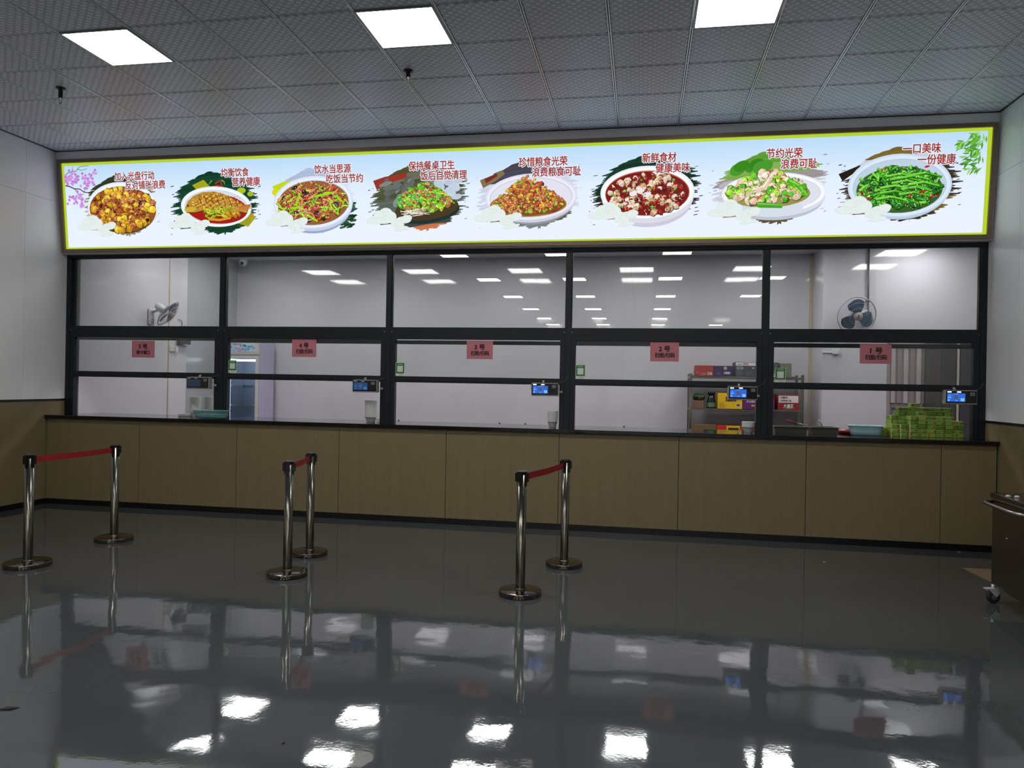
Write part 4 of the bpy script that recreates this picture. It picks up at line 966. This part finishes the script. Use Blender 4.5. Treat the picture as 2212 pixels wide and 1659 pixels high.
for x, n in back:
    for k in range(n): carton(x+rnd.uniform(-0.003, 0.003), 0.487+rnd.uniform(-0.005, 0.005), ZT+k*CH, None, (x < 4.65 and 1) or (k == n-1 and 3) or 0)
carton(4.815, 0.487, ZT+7*CH, 'single lime green carton on the very top of the pile', 3)
for k in range(2): carton(4.503, 0.44, ZT+k*CH, 'lime green carton in the low left end of the pile by the pale blue basin', 1)

# ------------------------------------------------------------------ kitchen: fridge, shelf, fans, door, trunking
fr = thing('display_fridge', 'tall white glass door display fridge behind the second window from left', 'fridge', (-4.29, 3.64, 0))
M_FR = mat('white fridge enamel', (206, 206, 204), rough=0.35); M_FIN = mat('blue white fridge liner', (176, 186, 208), rough=0.4)
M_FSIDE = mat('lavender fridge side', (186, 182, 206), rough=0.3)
hw = 0.275; yf = -0.26; yb = 0.25; H = 2.12
bx_ = lambda n, m, a, c, d, e_, f_, g_, b_=0: B().box(a, c, d, e_, f_, g_, b_).build(n, m, fr)
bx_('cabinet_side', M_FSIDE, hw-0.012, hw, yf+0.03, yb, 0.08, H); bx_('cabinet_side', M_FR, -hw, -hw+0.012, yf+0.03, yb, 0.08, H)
bx_('cabinet_back', M_FIN, -hw+0.012, hw-0.012, yb-0.02, yb, 0.08, H); bx_('cabinet_top', M_FR, -hw, hw, yf+0.03, yb, H, H+0.02); bx_('plinth', M_PLASTIC, -hw, hw, yf+0.04, yb, 0, 0.08)
bx_('header_box', M_FR, -hw, hw, yf, yf+0.029, 1.90, H, 0.004); bx_('liner_side', M_FIN, -hw+0.012, -hw+0.03, yf+0.04, yb-0.02, 0.1, 1.88); bx_('liner_side', M_FIN, hw-0.03, hw-0.012, yf+0.04, yb-0.02, 0.1, 1.88)
bx_('header_cap', M_FR, hw-0.05, hw-0.002, yf-0.004, yf, 1.93, H); bx_('header_rail', mat('grey fridge rail', (150, 150, 144), rough=0.4), -hw, hw, yf-0.006, yf+0.02, 1.872, 1.905)
for z in (0.45, 0.8, 1.06, 1.375): 
    sb = B(); sb.box(-hw+0.03, hw-0.03, yf+0.06, yf+0.075, z, z+0.022); sb.box(-hw+0.03, hw-0.03, yb-0.04, yb-0.03, z, z+0.012)
    for q in range(14): xx = -hw+0.05+q*0.0345; sb.box(xx-0.0025, xx+0.0025, yf+0.075, yb-0.04, z+0.004, z+0.009)
    sb.build('shelf', mat('fridge wire shelf', (206, 218, 232), rough=0.3), fr)
dr = bx_('door_frame', M_FR, hw-0.05, hw-0.002, yf-0.006, yf+0.02, 0.10, 1.868, 0.003); bx_('door_frame', M_FR, -hw+0.002, -hw+0.05, yf-0.006, yf+0.02, 0.10, 1.868, 0.003)
bx_('door_rail', M_FR, -hw+0.05, hw-0.05, yf-0.006, yf+0.02, 0.10, 0.15); bx_('door_rail', M_FR, -hw+0.05, hw-0.05, yf-0.006, yf+0.02, 1.83, 1.868)
bx_('door_glass', MATS['clear window pane'], -hw+0.05, hw-0.05, yf+0.005, yf+0.01, 0.15, 1.83)
for xx in (-hw+0.032, hw-0.062): bx_('added_fill_strip', mat_emit('added fridge fill strip', (205, 222, 255), 1.6), xx, xx+0.008, yf+0.04, yf+0.05, 0.3, 1.78)  # unseen strips added to brighten the lower fridge interior
bx_('interior_light', mat_emit('fridge strip light', (225, 238, 255), 12.0), -hw+0.04, hw-0.06, yf+0.04, yf+0.075, 1.785, 1.815)
bx_('back_seam', mat('fridge seam', (110, 112, 150), rough=0.5), -0.05, -0.046, yb-0.022, yb-0.02, 0.1, 1.85)
A = Art(0, 0, f=lambda x, z, e: (x, yf-0.0045-e, z))
A.poly([(-hw+0.02, 1.94), (hw-0.06, 1.94), (hw-0.06, H), (-hw+0.02, H)], (214, 220, 232))
for _ in range(70):
    u = rnd.uniform(-hw+0.05, hw-0.09); v = 1.955+abs(rnd.gauss(0, 0.03))+max(0, u)*0.18
    A.blob(u, min(H-0.03, v), 0.03, 0.018, vary(rnd.choice(((60, 150, 200), (110, 190, 220), (170, 210, 236), (226, 150, 180) if u < 0.02 else (90, 170, 210))), 16), rnd.uniform(0, 3), 4, 0.4)
A.build('header_print', M_PRINT, fr)
text_on('header_lettering', '冷藏展示柜', 0.035, M_INK, fr, (-0.2, yf-0.0065, 2.045), (PI/2, 0, 0), 0.0, 0.17)

sh = thing('storage_shelf', 'stainless steel four tier storage shelf at the back of the kitchen', 'shelf', (3.57, 3.66, 0))
sx0, sx1, sy0, sy1 = 2.765-3.57, 4.362-3.57, -0.22, 0.24
for (u, v) in ((sx0+0.022, sy0+0.02), (sx1-0.022, sy0+0.02), (sx0+0.022, sy1-0.02), (sx1-0.022, sy1-0.02)):
    B().box(u-0.02, u+0.02, v-0.02, v+0.02, 0, 1.695, 0.004).build('post', M_STEEL, sh)
for z in (0.25, 0.725, 1.187, 1.655): B().box(sx0, sx1, sy0+0.005, sy1-0.005, z-0.022 if z < 1.6 else z-0.03, z, 0.003).build('shelf_board', M_STEEL, sh)
B().box(sx0, sx1, sy1-0.02, sy1-0.01, 1.655, 1.675).build('back_rail', M_STEEL, sh)
def pbox(x0, x1, z0, z1, y, d, rgb, label, mname, art=None, name='carton_box', grp=None):
    t = thing(name, label, 'box', ((x0+x1)/2, y+d/2, z0+0.001), (0, 0, 0), grp)
    hw_ = (x1-x0)/2; h_ = z1-z0-0.001
    B().box(-hw_, hw_, -d/2, d/2, 0, h_, 0.003).build('carton_body', mat(mname, rgb, rough=0.5, noise=((8, 8, 8), 0.06)), t)
    if art:
        A = Art(0, 0, f=lambda x, z, e: (x, -d/2-0.0006-e, z))
        for a, b_, c, dd, col in art: A.poly([(-hw_+2*hw_*a, h_*c), (-hw_+2*hw_*b_, h_*c), (-hw_+2*hw_*b_, h_*dd), (-hw_+2*hw_*a, h_*dd)], col)
        A.build('carton_print', M_PRINT, t)
    return t, hw_, h_, d
def lines(n, x0, x1, z0, z1, c): return [(x0, x0+(x1-x0)*rnd.uniform(0.5, 1), z0+(z1-z0)*i/n, z0+(z1-z0)*(i+0.45)/n, c) for i in range(n)]
P3 = 1.655; yq = 3.45
t, a, h, d = pbox(2.845, 3.105, P3, 1.815, yq, 0.3, (162, 44, 48), 'dull red carton at the left end of the top shelf', 'red carton', [(0.68, 0.92, 0.13, 0.38, (220, 216, 210)), (0.72, 0.75, 0.15, 0.36, (60, 40, 40)), (0.80, 0.84, 0.15, 0.36, (60, 40, 40))]+lines(2, 0.3, 0.62, 0.12, 0.38, (206, 160, 96)))
text_on('lettering', '99', 0.032, mat('gold ink', (206, 168, 110), rough=0.5), t, (-a+0.02, -d/2-0.002, 0.045), (PI/2, 0, 0), 0.0008)
t, a, h, d = pbox(3.108, 3.375, P3, 1.812, yq, 0.3, (52, 34, 84), 'dark purple carton between the red and charcoal cartons', 'purple carton', [(0.53, 0.86, 0.24, 0.44, (206, 202, 214)), (0.56, 0.6, 0.26, 0.42, (40, 30, 60))]+lines(4, 0.15, 0.42, 0.12, 0.46, (110, 100, 140)))
B().lathe([(0.026, -d/2-0.0005), (0.026, -d/2-0.0012)], 0.03, 0, h*0.78, 16, 'y').build('oval_mark', mat('tan oval', (196, 160, 140), rough=0.5), t)
for j, (x0, x1, lb, flip) in enumerate(((3.405, 3.705, 'charcoal grey carton with a white upper label on the top shelf', 0), (3.713, 4.01, 'charcoal grey carton set upside down at the right of the top shelf', 1))):
    art = [(0.04, 0.96, 0.76, 0.97, (226, 222, 222)), (0.1, 0.32, 0.83, 0.87, (60, 50, 50)), (0.36, 0.62, 0.86, 0.93, (176, 70, 70)), (0.36, 0.66, 0.78, 0.82, (200, 120, 120)), (0.1, 0.38, 0.52, 0.68, (196, 200, 202)), (0.13, 0.35, 0.55, 0.65, (90, 96, 100)), (0.8, 0.9, 0.55, 0.66, (170, 176, 178))]+lines(7, 0.07, 0.42, 0.08, 0.44, (106, 116, 122))+lines(7, 0.5, 0.92, 0.08, 0.44, (100, 110, 116))
    if flip: art = [(1-b_, 1-a_, 1-d_, 1-c_, q) for a_, b_, c_, d_, q in art]
    pbox(x0, x1, P3, 1.868, yq, 0.32, (58, 66, 72), lb, 'charcoal carton', art)
pbox(4.03, 4.19, P3, 1.86, yq+0.02, 0.28, (120, 118, 104), 'grey brown box behind the frame post on the top shelf', 'grey brown box')
P2 = 1.187
pbox(2.83, 2.975, P2, 1.292, yq+0.02, 0.25, (124, 92, 72), 'small brown carton under the green bag on the middle shelf', 'brown carton', None)
t = thing('snack_bag', 'dark green snack bag lying on the small brown carton', 'bag', (2.91, yq+0.14, 1.293))
b = B(); n = 10; P = []
for i in range(n+1):
    for j in range(7):
        u, v = i/n, j/6; th_ = 0.06*max(0.0, math.sin(PI*u))**0.08*max(0.0, math.sin(PI*v))**0.22
        P.append((-0.09+0.18*u+0.005*math.sin(9*v), -0.10+0.2*v, 0.062-th_*0.9+0.0))
P2_ = []
for i in range(n+1):
    for j in range(7):
        u, v = i/n, j/6; th_ = 0.06*max(0.0, math.sin(PI*u))**0.08*max(0.0, math.sin(PI*v))**0.22
        P2_.append((-0.09+0.18*u, -0.10+0.2*v, 0.062+th_*0.9+0.004*math.sin(20*u)))
F = []; o2 = len(P)
for i in range(n):
    for j in range(6):
        a_ = i*7+j; F += [(a_, a_+1, a_+8, a_+7), (o2+a_, o2+a_+7, o2+a_+8, o2+a_+1)]
b.poly(P+P2_, F, True); b.build('bag_body', mat('dark green film', (20, 74, 38), rough=0.35), t)
text_on('lettering', '面', 0.05, mat('red ink', (150, 50, 40), rough=0.6), t, (-0.01, -0.108, 0.035), (PI/2, 0, 0), 0.0)
t = thing('glass_jar', 'dark bottle shaped jar with a pale label on the middle shelf', 'jar', (3.09, yq+0.09, P2+0.002))
B().lathe([(0.06, 0), (0.064, 0.006), (0.064, 0.10), (0.05, 0.14), (0.045, 0.20)], 0, 0, 0, 24).build('jar_body', mat('dark green glass', (16, 24, 20), rough=0.15), t)
B().lathe([(0.052, 0.20), (0.052, 0.24), (0.048, 0.243)], 0, 0, 0, 24).build('jar_lid', M_PLASTIC, t)
B().lathe([(0.0648, 0.02), (0.0648, 0.085)], 0, 0, 0, 24, cap=False).build('jar_label', mat('grey green label', (88, 120, 96), rough=0.5, noise=((60, 60, 60), 0.5)), t)
t, a, h, d = pbox(3.175, 3.515, P2, 1.415, yq-0.01, 0.3, (226, 186, 24), 'bright yellow carton with black lettering on the middle shelf', 'yellow carton', [(0.74, 0.94, 0.16, 0.34, (226, 222, 200)), (0.77, 0.91, 0.18, 0.32, (84, 70, 60))]+lines(7, 0.04, 0.36, 0.06, 0.42, (150, 112, 30))+[(0.0, 1.0, 0.485, 0.50, (176, 138, 24))])
text_on('lettering', '菇皇', 0.062, M_INK, t, (-0.015, -d/2-0.0025, h*0.62), (PI/2, 0, 0), 0.0025, 0.115); text_on('lettering', '乳酸菌饮料', 0.03, M_INK, t, (-0.065, -d/2-0.0025, h*0.49), (PI/2, 0, 0), 0.001, 0.15)
B().lathe([(0.020, -d/2-0.0005), (0.020, -d/2-0.0012)], -0.045, 0, h*0.70, 14, 'y').build('oval_mark', mat('crimson mark', (120, 20, 60), rough=0.5), t)
t, a, h, d = pbox(3.520, 3.86, P2, 1.345, yq-0.01, 0.3, (96, 40, 104), 'wide violet carton behind the blue terminal screen', 'violet carton', [(0.36, 0.5, 0.28, 0.42, (214, 170, 40)), (0.5, 0.68, 0.34, 0.38, (190, 150, 190))])
text_on('lettering', '老坛酸菜牛肉面', 0.038, mat('lilac ink', (206, 180, 210), rough=0.6), t, (-0.12, -d/2-0.0022, h*0.64), (PI/2, 0, 0), 0.001, 0.24)
pbox(3.866, 3.96, P2, 1.345, yq-0.01, 0.3, (92, 38, 100), 'narrow violet carton end beside the wide violet carton', 'violet carton')
t, a, h, d = pbox(4.005, 4.295, P2, 1.408, yq+0.0, 0.28, (142, 30, 32), 'red and white carton reading in large characters at the right of the middle shelf', 'deep red carton', [(0.04, 0.97, 0.49, 0.94, (226, 214, 216)), (0.26, 0.74, 0.12, 0.38, (48, 20, 24)), (0.32, 0.66, 0.07, 0.12, (176, 130, 40))])
text_on('lettering', '大酒王', 0.058, M_CARDW, t, (-0.068, -d/2-0.003, h*0.17), (PI/2, 0, 0), 0.0022, 0.135); text_on('lettering', '己御风', 0.034, M_INK, t, (-0.115, -d/2-0.0022, h*0.76), (PI/2, 0, 0), 0.001, 0.10); text_on('lettering', '大明宫酒八瓶', 0.028, M_INK, t, (-0.118, -d/2-0.0022, h*0.57), (PI/2, 0, 0), 0.0006, 0.155)
P1 = 0.725
LOW = [(2.83, 3.16, 0.955, (112, 92, 58), 'olive brown carton on the lower shelf behind the worktop', 'olive brown carton', [(0.03, 0.97, 0.30, 0.72, (104, 116, 52)), (0.1, 0.6, 0.42, 0.6, (60, 60, 30))]),
       (3.165, 3.49, 0.945, (196, 40, 36), 'red and yellow carton on the lower shelf', 'red yellow carton', [(0.0, 1.0, 0.0, 0.55, (216, 186, 50)), (0.42, 1.0, 0.55, 1.0, (216, 186, 50)), (0.5, 0.95, 0.62, 0.86, (26, 20, 20)), (0.05, 0.4, 0.30, 0.34, (120, 90, 30))]),
       (3.495, 3.85, 0.945, (150, 84, 60), 'brown orange carton on the lower shelf', 'brown orange carton', [(0.0, 1.0, 0.0, 0.52, (110, 50, 120)), (0.1, 0.5, 0.25, 0.4, (226, 220, 226)), (0.05, 0.4, 0.62, 0.75, (206, 80, 50))]),
       (3.86, 4.28, 0.955, (120, 48, 40), 'dark red carton on the lower shelf at the right', 'dark red carton', None)]
for x0, x1, z1, c, lb, mn, art in LOW: pbox(x0, x1, P1, z1, yq, 0.32, c, lb, mn, art)

def fan(loc, rz, label, head_rot, plate_off, arm, Rf=0.235):
    """wall fan: wall plate, arm, motor, cage, blades; the head's axis is local -y before head_rot"""
    t = thing('wall_fan', label, 'fan', loc, (0, 0, rz))
    M_FP = mat('fan white plastic', (206, 206, 208), rough=0.35); M_BL = mat('blue grey fan blade', (62, 100, 122), rough=0.3, alpha=0.92); M_WIRE = mat('fan cage wire', (176, 176, 184), rough=0.3, metal=0.5)
    b = B(); b.box(-0.055, 0.055, -0.035, 0, -0.11, 0.11, 0.01); b.build('wall_plate', M_FP, t)
    B().lathe([(0.030, -0.035), (0.030, -0.039), (0.018, -0.039), (0.018, -0.035)], 0, 0, -0.055, 20, 'y', cap=False).build('dial_ring', mat('blue ring', (50, 104, 140), rough=0.4), t)
    b = B(); b.tube([(0, -0.02, 0.07), (0, -0.06, 0.075), tuple(arm)], 0.016, 10); b.build('arm', M_FP, t)
    def hd(name, bb, m):
        o = bb.build(name, m, t); o.location = arm; o.rotation_euler = head_rot; return o
    hd('motor_housing', B().lathe([(0.0, 0.10), (0.035, 0.095), (0.052, 0.06), (0.055, 0.0), (0.05, -0.05)], 0, 0, 0, 24, 'y'), M_FP)
    yc = -0.10
    b = B()
    for r_, y_ in ((Rf, yc), (Rf*0.97, yc+0.012), (Rf*0.72, yc-0.045), (Rf*0.72, yc+0.04), (Rf*0.45, yc-0.055), (Rf*0.3, yc+0.05)):
        b.tube([(r_*math.cos(2*PI*i/40), y_, r_*math.sin(2*PI*i/40)) for i in range(40)], 0.0065 if r_ == Rf else 0.0022, 6, True)
    hd('cage_ring', b, M_WIRE)
    b = B(); nw = 44
    for i in range(nw):
        a0 = 2*PI*i/nw
        for sgn, y2 in ((-1, yc-0.062), (1, yc+0.05)):
            pts = []
            for q in range(6):
                s_ = q/5; r_ = 0.055+(Rf-0.055)*s_; aa = a0+0.5*(1-s_); yy = yc+(y2-yc)*math.cos(s_*PI/2)
                pts.append((r_*math.cos(aa), yy, r_*math.sin(aa)))
            b.tube(pts, 0.0012, 4)
    o = hd('cage_wires', b, M_WIRE); o['kind'] = 'stuff'
    for k in range(3):
        P = []; n = 12; a0 = k*2*PI/3+0.9
        for sd in (0, 1):
            for i in range(n):
                for j in range(5):
                    r_ = 0.045+(Rf*0.90-0.045)*i/(n-1); wv = math.sin(PI*min(1, 0.25+0.75*i/(n-1)))**0.6
                    sp_ = 1.5*(j/4)*(0.55+0.45*wv)+0.35*(i/(n-1)); aa = a0+sp_
                    y_ = yc-0.012+0.03*(j/4-0.5)+(0.0025 if sd else -0.0025)
                    rr = r_*(1-0.10*(2*j/4-1)**2*(i/(n-1)))
                    P.append((rr*math.cos(aa), y_, rr*math.sin(aa)))
        F = []; o_ = n*5
        for i in range(n-1):
            for j in range(4):
                a_ = i*5+j; F += [(a_, a_+5, a_+6, a_+1), (o_+a_, o_+a_+1, o_+a_+6, o_+a_+5)]
        bb = B(); bb.poly(P, F, True); hd('blade', bb, M_BL)
    hd('hub_cap', B().lathe([(0.05, yc-0.03), (0.058, yc-0.058), (0.052, yc-0.068), (0.0, yc-0.072)], 0, 0, 0, 24, 'y'), mat('warm grey hub cap', (176, 168, 162), rough=0.4))
    hd('hub_mark', B().box(-0.004, 0.004, yc-0.0735, yc-0.0715, -0.028, 0.028), M_PLASTIC)
    return t
fan((5.11, 3.33, 2.50), 0, 'wall fan facing the viewer with three blue blades in the rightmost window', (0.28, 0, 0.12), 0, Vector((-0.185, -0.20, 0.03)), 0.255)
fan((-4.66, 1.585, 2.335), PI/2, 'wall fan seen from the side in the leftmost window, tilted up', (0.62, 0.0, 0.30), 0, Vector((0.02, -0.17, 0.11)), 0.205)
t = thing('fan_cord', 'black fan cord and pull string hanging on the left kitchen wall', 'cord', (-4.655, 2.2, 2.3))
b = B(); b.tube([(0.005, 0.0, 0.05), (0.006, 0.06, 0.055), (0.006, 0.10, 0.02), (0.006, 0.09, -0.03), (0.006, 0.04, -0.09), (0.006, 0.03, -0.12), (0.006, 0.10, -0.11), (0.006, 0.15, -0.07), (0.006, 0.22, -0.07), (0.006, 0.26, -0.12)], 0.004, 8); b.build('cable', M_PLASTIC, t)
b = B(); b.tube([(0.006, 0.10, -0.06), (0.006, 0.15, 0.0), (0.006, 0.21, -0.06)], 0.0015, 6); b.build('string', mat('grey cord', (96, 98, 100)), t)
t = thing('cable_trunking', 'cream vertical cable trunking on the left kitchen wall', 'trunking', (-4.652, 2.005, 0))
B().box(-0.01, 0.0, -0.011, 0.011, 0.1, KC-0.001, 0.002).build('duct', M_CREAM, t)
B().box(-0.01, 0.014, -0.03, 0.03, 2.14, 2.17, 0.002).build('duct_joint', M_CREAM, t)
t = thing('wall_socket', 'double white socket with a plug beside the cream trunking, left window', 'socket', (-4.652, 2.06, 1.92))
B().box(-0.01, 0.012, -0.05, 0.05, -0.045, 0.045, 0.004).build('socket_plate', mat('cream plastic', (196, 194, 180), rough=0.4), t); B().box(0.012, 0.04, 0.055, 0.10, -0.05, 0.03, 0.004).build('plug', M_WPLAST, t)
t = thing('wall_router', 'dark box with a pale lower edge on the left kitchen wall behind the window rail', 'box', (-4.66, 2.33, 2.0))
B().box(0.0, 0.06, -0.14, 0.12, -0.02, 0.14, 0.004).build('box_body', mat('dark violet plastic', (44, 40, 52), rough=0.4), t); B().box(0.06, 0.064, -0.06, 0.12, -0.018, -0.008).build('box_edge', M_WPLAST, t)
t = thing('cable_trunking', 'cream strip at the corner where the back wall meets the projecting wall', 'trunking', (4.548, YB-0.003, 0))
B().box(-0.024, 0.021, -0.01, 0.0, 0.1, KC-0.002, 0.002).build('duct', M_CREAM, t)
t = thing('wall_socket', 'white trunking with a socket near the corner behind the rightmost window', 'socket', (4.70, 3.33, 2.02))
B().box(-0.125, 0.02, -0.018, -0.001, -0.014, 0.014, 0.002).build('duct', M_WPLAST, t); B().box(0.0, 0.085, -0.04, -0.001, -0.032, 0.045, 0.004).build('socket_plate', M_WPLAST, t)
b = B(); b.tube([(0.07, -0.04, 0.0), (0.11, -0.045, -0.01), (0.12, -0.04, -0.04)], 0.003, 6); b.build('cable', M_WPLAST, t)
t = thing('wall_pipe', 'thin grey vertical pipe running from the ceiling down to the round fan', 'pipe', (5.155, 3.305, 2.42))
B().lathe([(0.012, 0.0), (0.012, KC-2.43)], 0, 0, 0, 14).build('pipe_run', mat('grey pipe', (108, 108, 112), rough=0.35, metal=0.4), t)
B().box(-0.03, 0.03, -0.004, 0.022, 0.30, 0.32, 0.002).build('pipe_clip', M_PLASTIC, t)

dn = thing('door_1', 'ribbed grey kitchen door with long vertical panels behind the rightmost window', 'door', (5.72, 3.36, 0), kind='structure')
M_DOOR = mat('grey painted door', (150, 140, 140), rough=0.4, noise=((3, 3, 1), 0.10))
for a_, c_ in ((-0.30, -0.26), (0.26, 0.30)): B().box(a_, c_, -0.04, 0.04, 0, 2.15).build('door_frame', M_DOOR, dn)
B().box(-0.30, 0.30, -0.04, 0.04, 2.11, 2.15).build('door_frame', M_DOOR, dn)
B().box(-0.26, 0.26, 0.0, 0.03, 0.0, 2.11).build('door_leaf', M_DOOR, dn)
for k in range(6):
    u = -0.245+k*0.0835; B().box(u, u+0.060, -0.018, 0.0, 1.32, 2.08, 0.006).build('door_panel', M_DOOR if k % 2 else mat('pale door panel', (188, 180, 180), rough=0.35), dn)
B().box(-0.22, 0.22, -0.014, 0.0, 0.72, 1.22, 0.006).build('door_panel', M_DOOR, dn); B().box(-0.22, 0.22, -0.014, 0.0, 0.08, 0.62, 0.006).build('door_panel', M_DOOR, dn)
B().box(-0.235, -0.15, -0.035, -0.014, 1.245, 1.26, 0.002).build('door_handle', mat('brown handle', (60, 44, 36), rough=0.4), dn)
t = thing('steel_cabinet', 'tall dark grey steel cabinet right of the ribbed door, behind the right window', 'cabinet', (6.30, 2.95, 0))
M_CAB = mat('dark grey steel sheet', (92, 92, 92), rough=0.28, metal=0.6)
B().box(-0.41, 0.62, -0.22, 0.35, 0, 2.2, 0.004).build('cabinet_body', M_CAB, t)
B().box(-0.405, -0.235, -0.235, -0.22, 0.05, 2.15, 0.003).build('cabinet_door', M_CAB, t); B().box(-0.19, 0.615, -0.235, -0.22, 0.05, 2.15, 0.003).build('cabinet_door', M_CAB, t)
B().box(-0.225, -0.200, -0.245, -0.22, 0.05, 2.15, 0.002).build('edge_strip', mat('pale metal edge', (206, 202, 186), rough=0.3, metal=0.2), t)

# ------------------------------------------------------------------ stainless cart at the right edge, cardboard, debris
cz = -0.065
ca = thing('stainless_cart', 'stainless steel serving cart with a tube handle at the right picture edge', 'cart', (4.915, -2.3, 0), (0, 0, cz))
x0, x1, y0, y1 = -0.38, 0.38, -0.43, 0.43
M_CART = mat('dark brushed steel cart', (104, 92, 84), rough=0.3, metal=0.85)
B().box(x0, x1, y0, y1, 0.13, 0.735, 0.004).build('cart_body', M_CART, ca)
B().box(x0-0.012, x1+0.012, y0-0.012, y1+0.012, 0.742, 0.782, 0.002).build('cart_top', M_STEELD, ca)
B().box(x0-0.006, x1+0.006, y0-0.006, y1+0.006, 0.735, 0.742).build('cart_lip', M_STEEL, ca)
b = B(); pts = [(x0, y1-0.02, 0.715), (x0-0.05, y1-0.03, 0.715), (x0-0.075, y1-0.06, 0.715)]
pts += [(x0-0.08, y1-0.12-0.05*i, 0.715) for i in range(8)]
pts += [(x0-0.075, y1-0.56, 0.715), (x0-0.05, y1-0.60, 0.715), (x0, y1-0.62, 0.715)]
b.tube(pts, 0.0125, 12); b.build('handle', M_STEEL, ca)
B().lathe([(0.005, 0), (0.005, -0.004), (0.0, -0.005)], x0, y1-0.26, 0.50, 10, 'x').build('rivet', M_RUNNER, ca)
for u, v in ((x0+0.03, y1-0.04), (x0+0.03, y0+0.05), (x1-0.05, y1-0.04), (x1-0.05, y0+0.05)):
    w_ = B(); w_.lathe([(0.030, -0.014), (0.044, -0.012), (0.046, 0), (0.044, 0.012), (0.030, 0.014)], 0, 0, 0, 24, 'y'); o = w_.build('caster_wheel', mat('dark rubber', (36, 37, 38), rough=0.6), ca, (u-0.03, v, 0.046), (0, 0, 0.25))
    B().lathe([(0.020, -0.0165), (0.020, 0.0165)], 0, 0, 0, 18, 'y').build('wheel_hub', mat('grey hub', (92, 94, 96), rough=0.4), o); B().lathe([(0.006, -0.024), (0.006, 0.024)], 0, 0, 0, 10, 'y').build('axle', M_STEEL, o)
    b = B(); b.poly([(-0.03, -0.022, 0.042), (0.012, -0.022, 0.0), (0.03, -0.022, 0.02), (0.045, -0.022, 0.052), (-0.055, -0.022, 0.060), (-0.03, -0.019, 0.042), (0.012, -0.019, 0.0), (0.03, -0.019, 0.02), (0.045, -0.019, 0.052), (-0.055, -0.019, 0.060)],
        [(0, 1, 2, 3, 4), (9, 8, 7, 6, 5), (0, 5, 6, 1), (1, 6, 7, 2), (2, 7, 8, 3), (3, 8, 9, 4), (4, 9, 5, 0)])
    b.box(-0.055, 0.045, -0.022, 0.024, 0.052, 0.060); b.lathe([(0.012, 0.058), (0.012, 0.086)], 0, 0, 0, 12)
    b.build('caster_fork', M_RUNNER, ca, (u-0.03, v, 0.046), (0, 0, 0.25))
t = thing('pot_lid', 'round glass and steel pot lid lying on the cart top', 'lid', (4.735, -2.22, 0.784))
B().lathe([(0.125, 0.0), (0.13, 0.004), (0.125, 0.010), (0.08, 0.022), (0.02, 0.028), (0, 0.028)], 0, 0, 0, 32).build('lid_plate', M_STEEL, t); B().lathe([(0.008, 0.026), (0.018, 0.04), (0.016, 0.05), (0, 0.052)], 0, 0, 0, 16).build('knob', M_STEEL, t)
for k, (x, y, lb) in enumerate(((4.552, -2.10, 'left'), (4.600, -2.115, 'right'))):
    t = thing('bottle_cap', '%s one of two small white caps on the cart top beside the lid' % lb, 'cap', (x, y, 0.783))
    B().lathe([(0.016, 0), (0.016, 0.008), (0.010, 0.013), (0, 0.014)], 0, 0, 0, 16).build('cap_body', M_WPLAST, t)
t = thing('cardboard_sheet', 'flat brown cardboard sheet on the floor behind the cart wheel', 'cardboard', (4.98, -1.10, 0))
b = B(); b.poly([(-0.20, 0.28, 0.001), (0.30, 0.30, 0.001), (0.28, -0.30, 0.001), (-0.16, -0.30, 0.001), (-0.20, 0.28, 0.006), (0.30, 0.30, 0.006), (0.28, -0.30, 0.006), (-0.16, -0.30, 0.006)],
    [(0, 1, 2, 3), (7, 6, 5, 4), (0, 4, 5, 1), (1, 5, 6, 2), (2, 6, 7, 3), (3, 7, 4, 0)]); b.build('sheet', M_KRAFT, t)
DB = [(-0.679, -4.774, 0.045, 'black scrap of film on the floor at the lower left edge', (18, 18, 18)), (3.666, -0.871, 0.012, 'tiny white paper speck on the floor below the counter, right', (210, 210, 205)),
      (0.661, -4.813, 0.010, 'small dark crumb on the floor near the bottom picture edge', (40, 22, 16)), (5.02, -0.14, 0.03, 'thin clear plastic sliver beside the baseboard at the right', (150, 155, 158))]
for x, y, s_, lb, c in DB:
    t = thing('floor_scrap', lb, 'litter', (x, y, 0.0), (0, 0, rnd.uniform(0, 1)))
    b = B(); b.poly([(-s_, -s_*0.25, 0.0005), (s_*0.3, -s_*0.4, 0.0005), (s_, s_*0.1, 0.0005), (-s_*0.2, s_*0.35, 0.0005), (-s_, -s_*0.25, 0.003), (s_*0.3, -s_*0.4, 0.006), (s_, s_*0.1, 0.002), (-s_*0.2, s_*0.35, 0.005)],
        [(3, 2, 1, 0), (4, 5, 6, 7), (0, 1, 5, 4), (1, 2, 6, 5), (2, 3, 7, 6), (3, 0, 4, 7)]); b.build('scrap', mat('scrap %d' % c[0], c, rough=0.4), t)
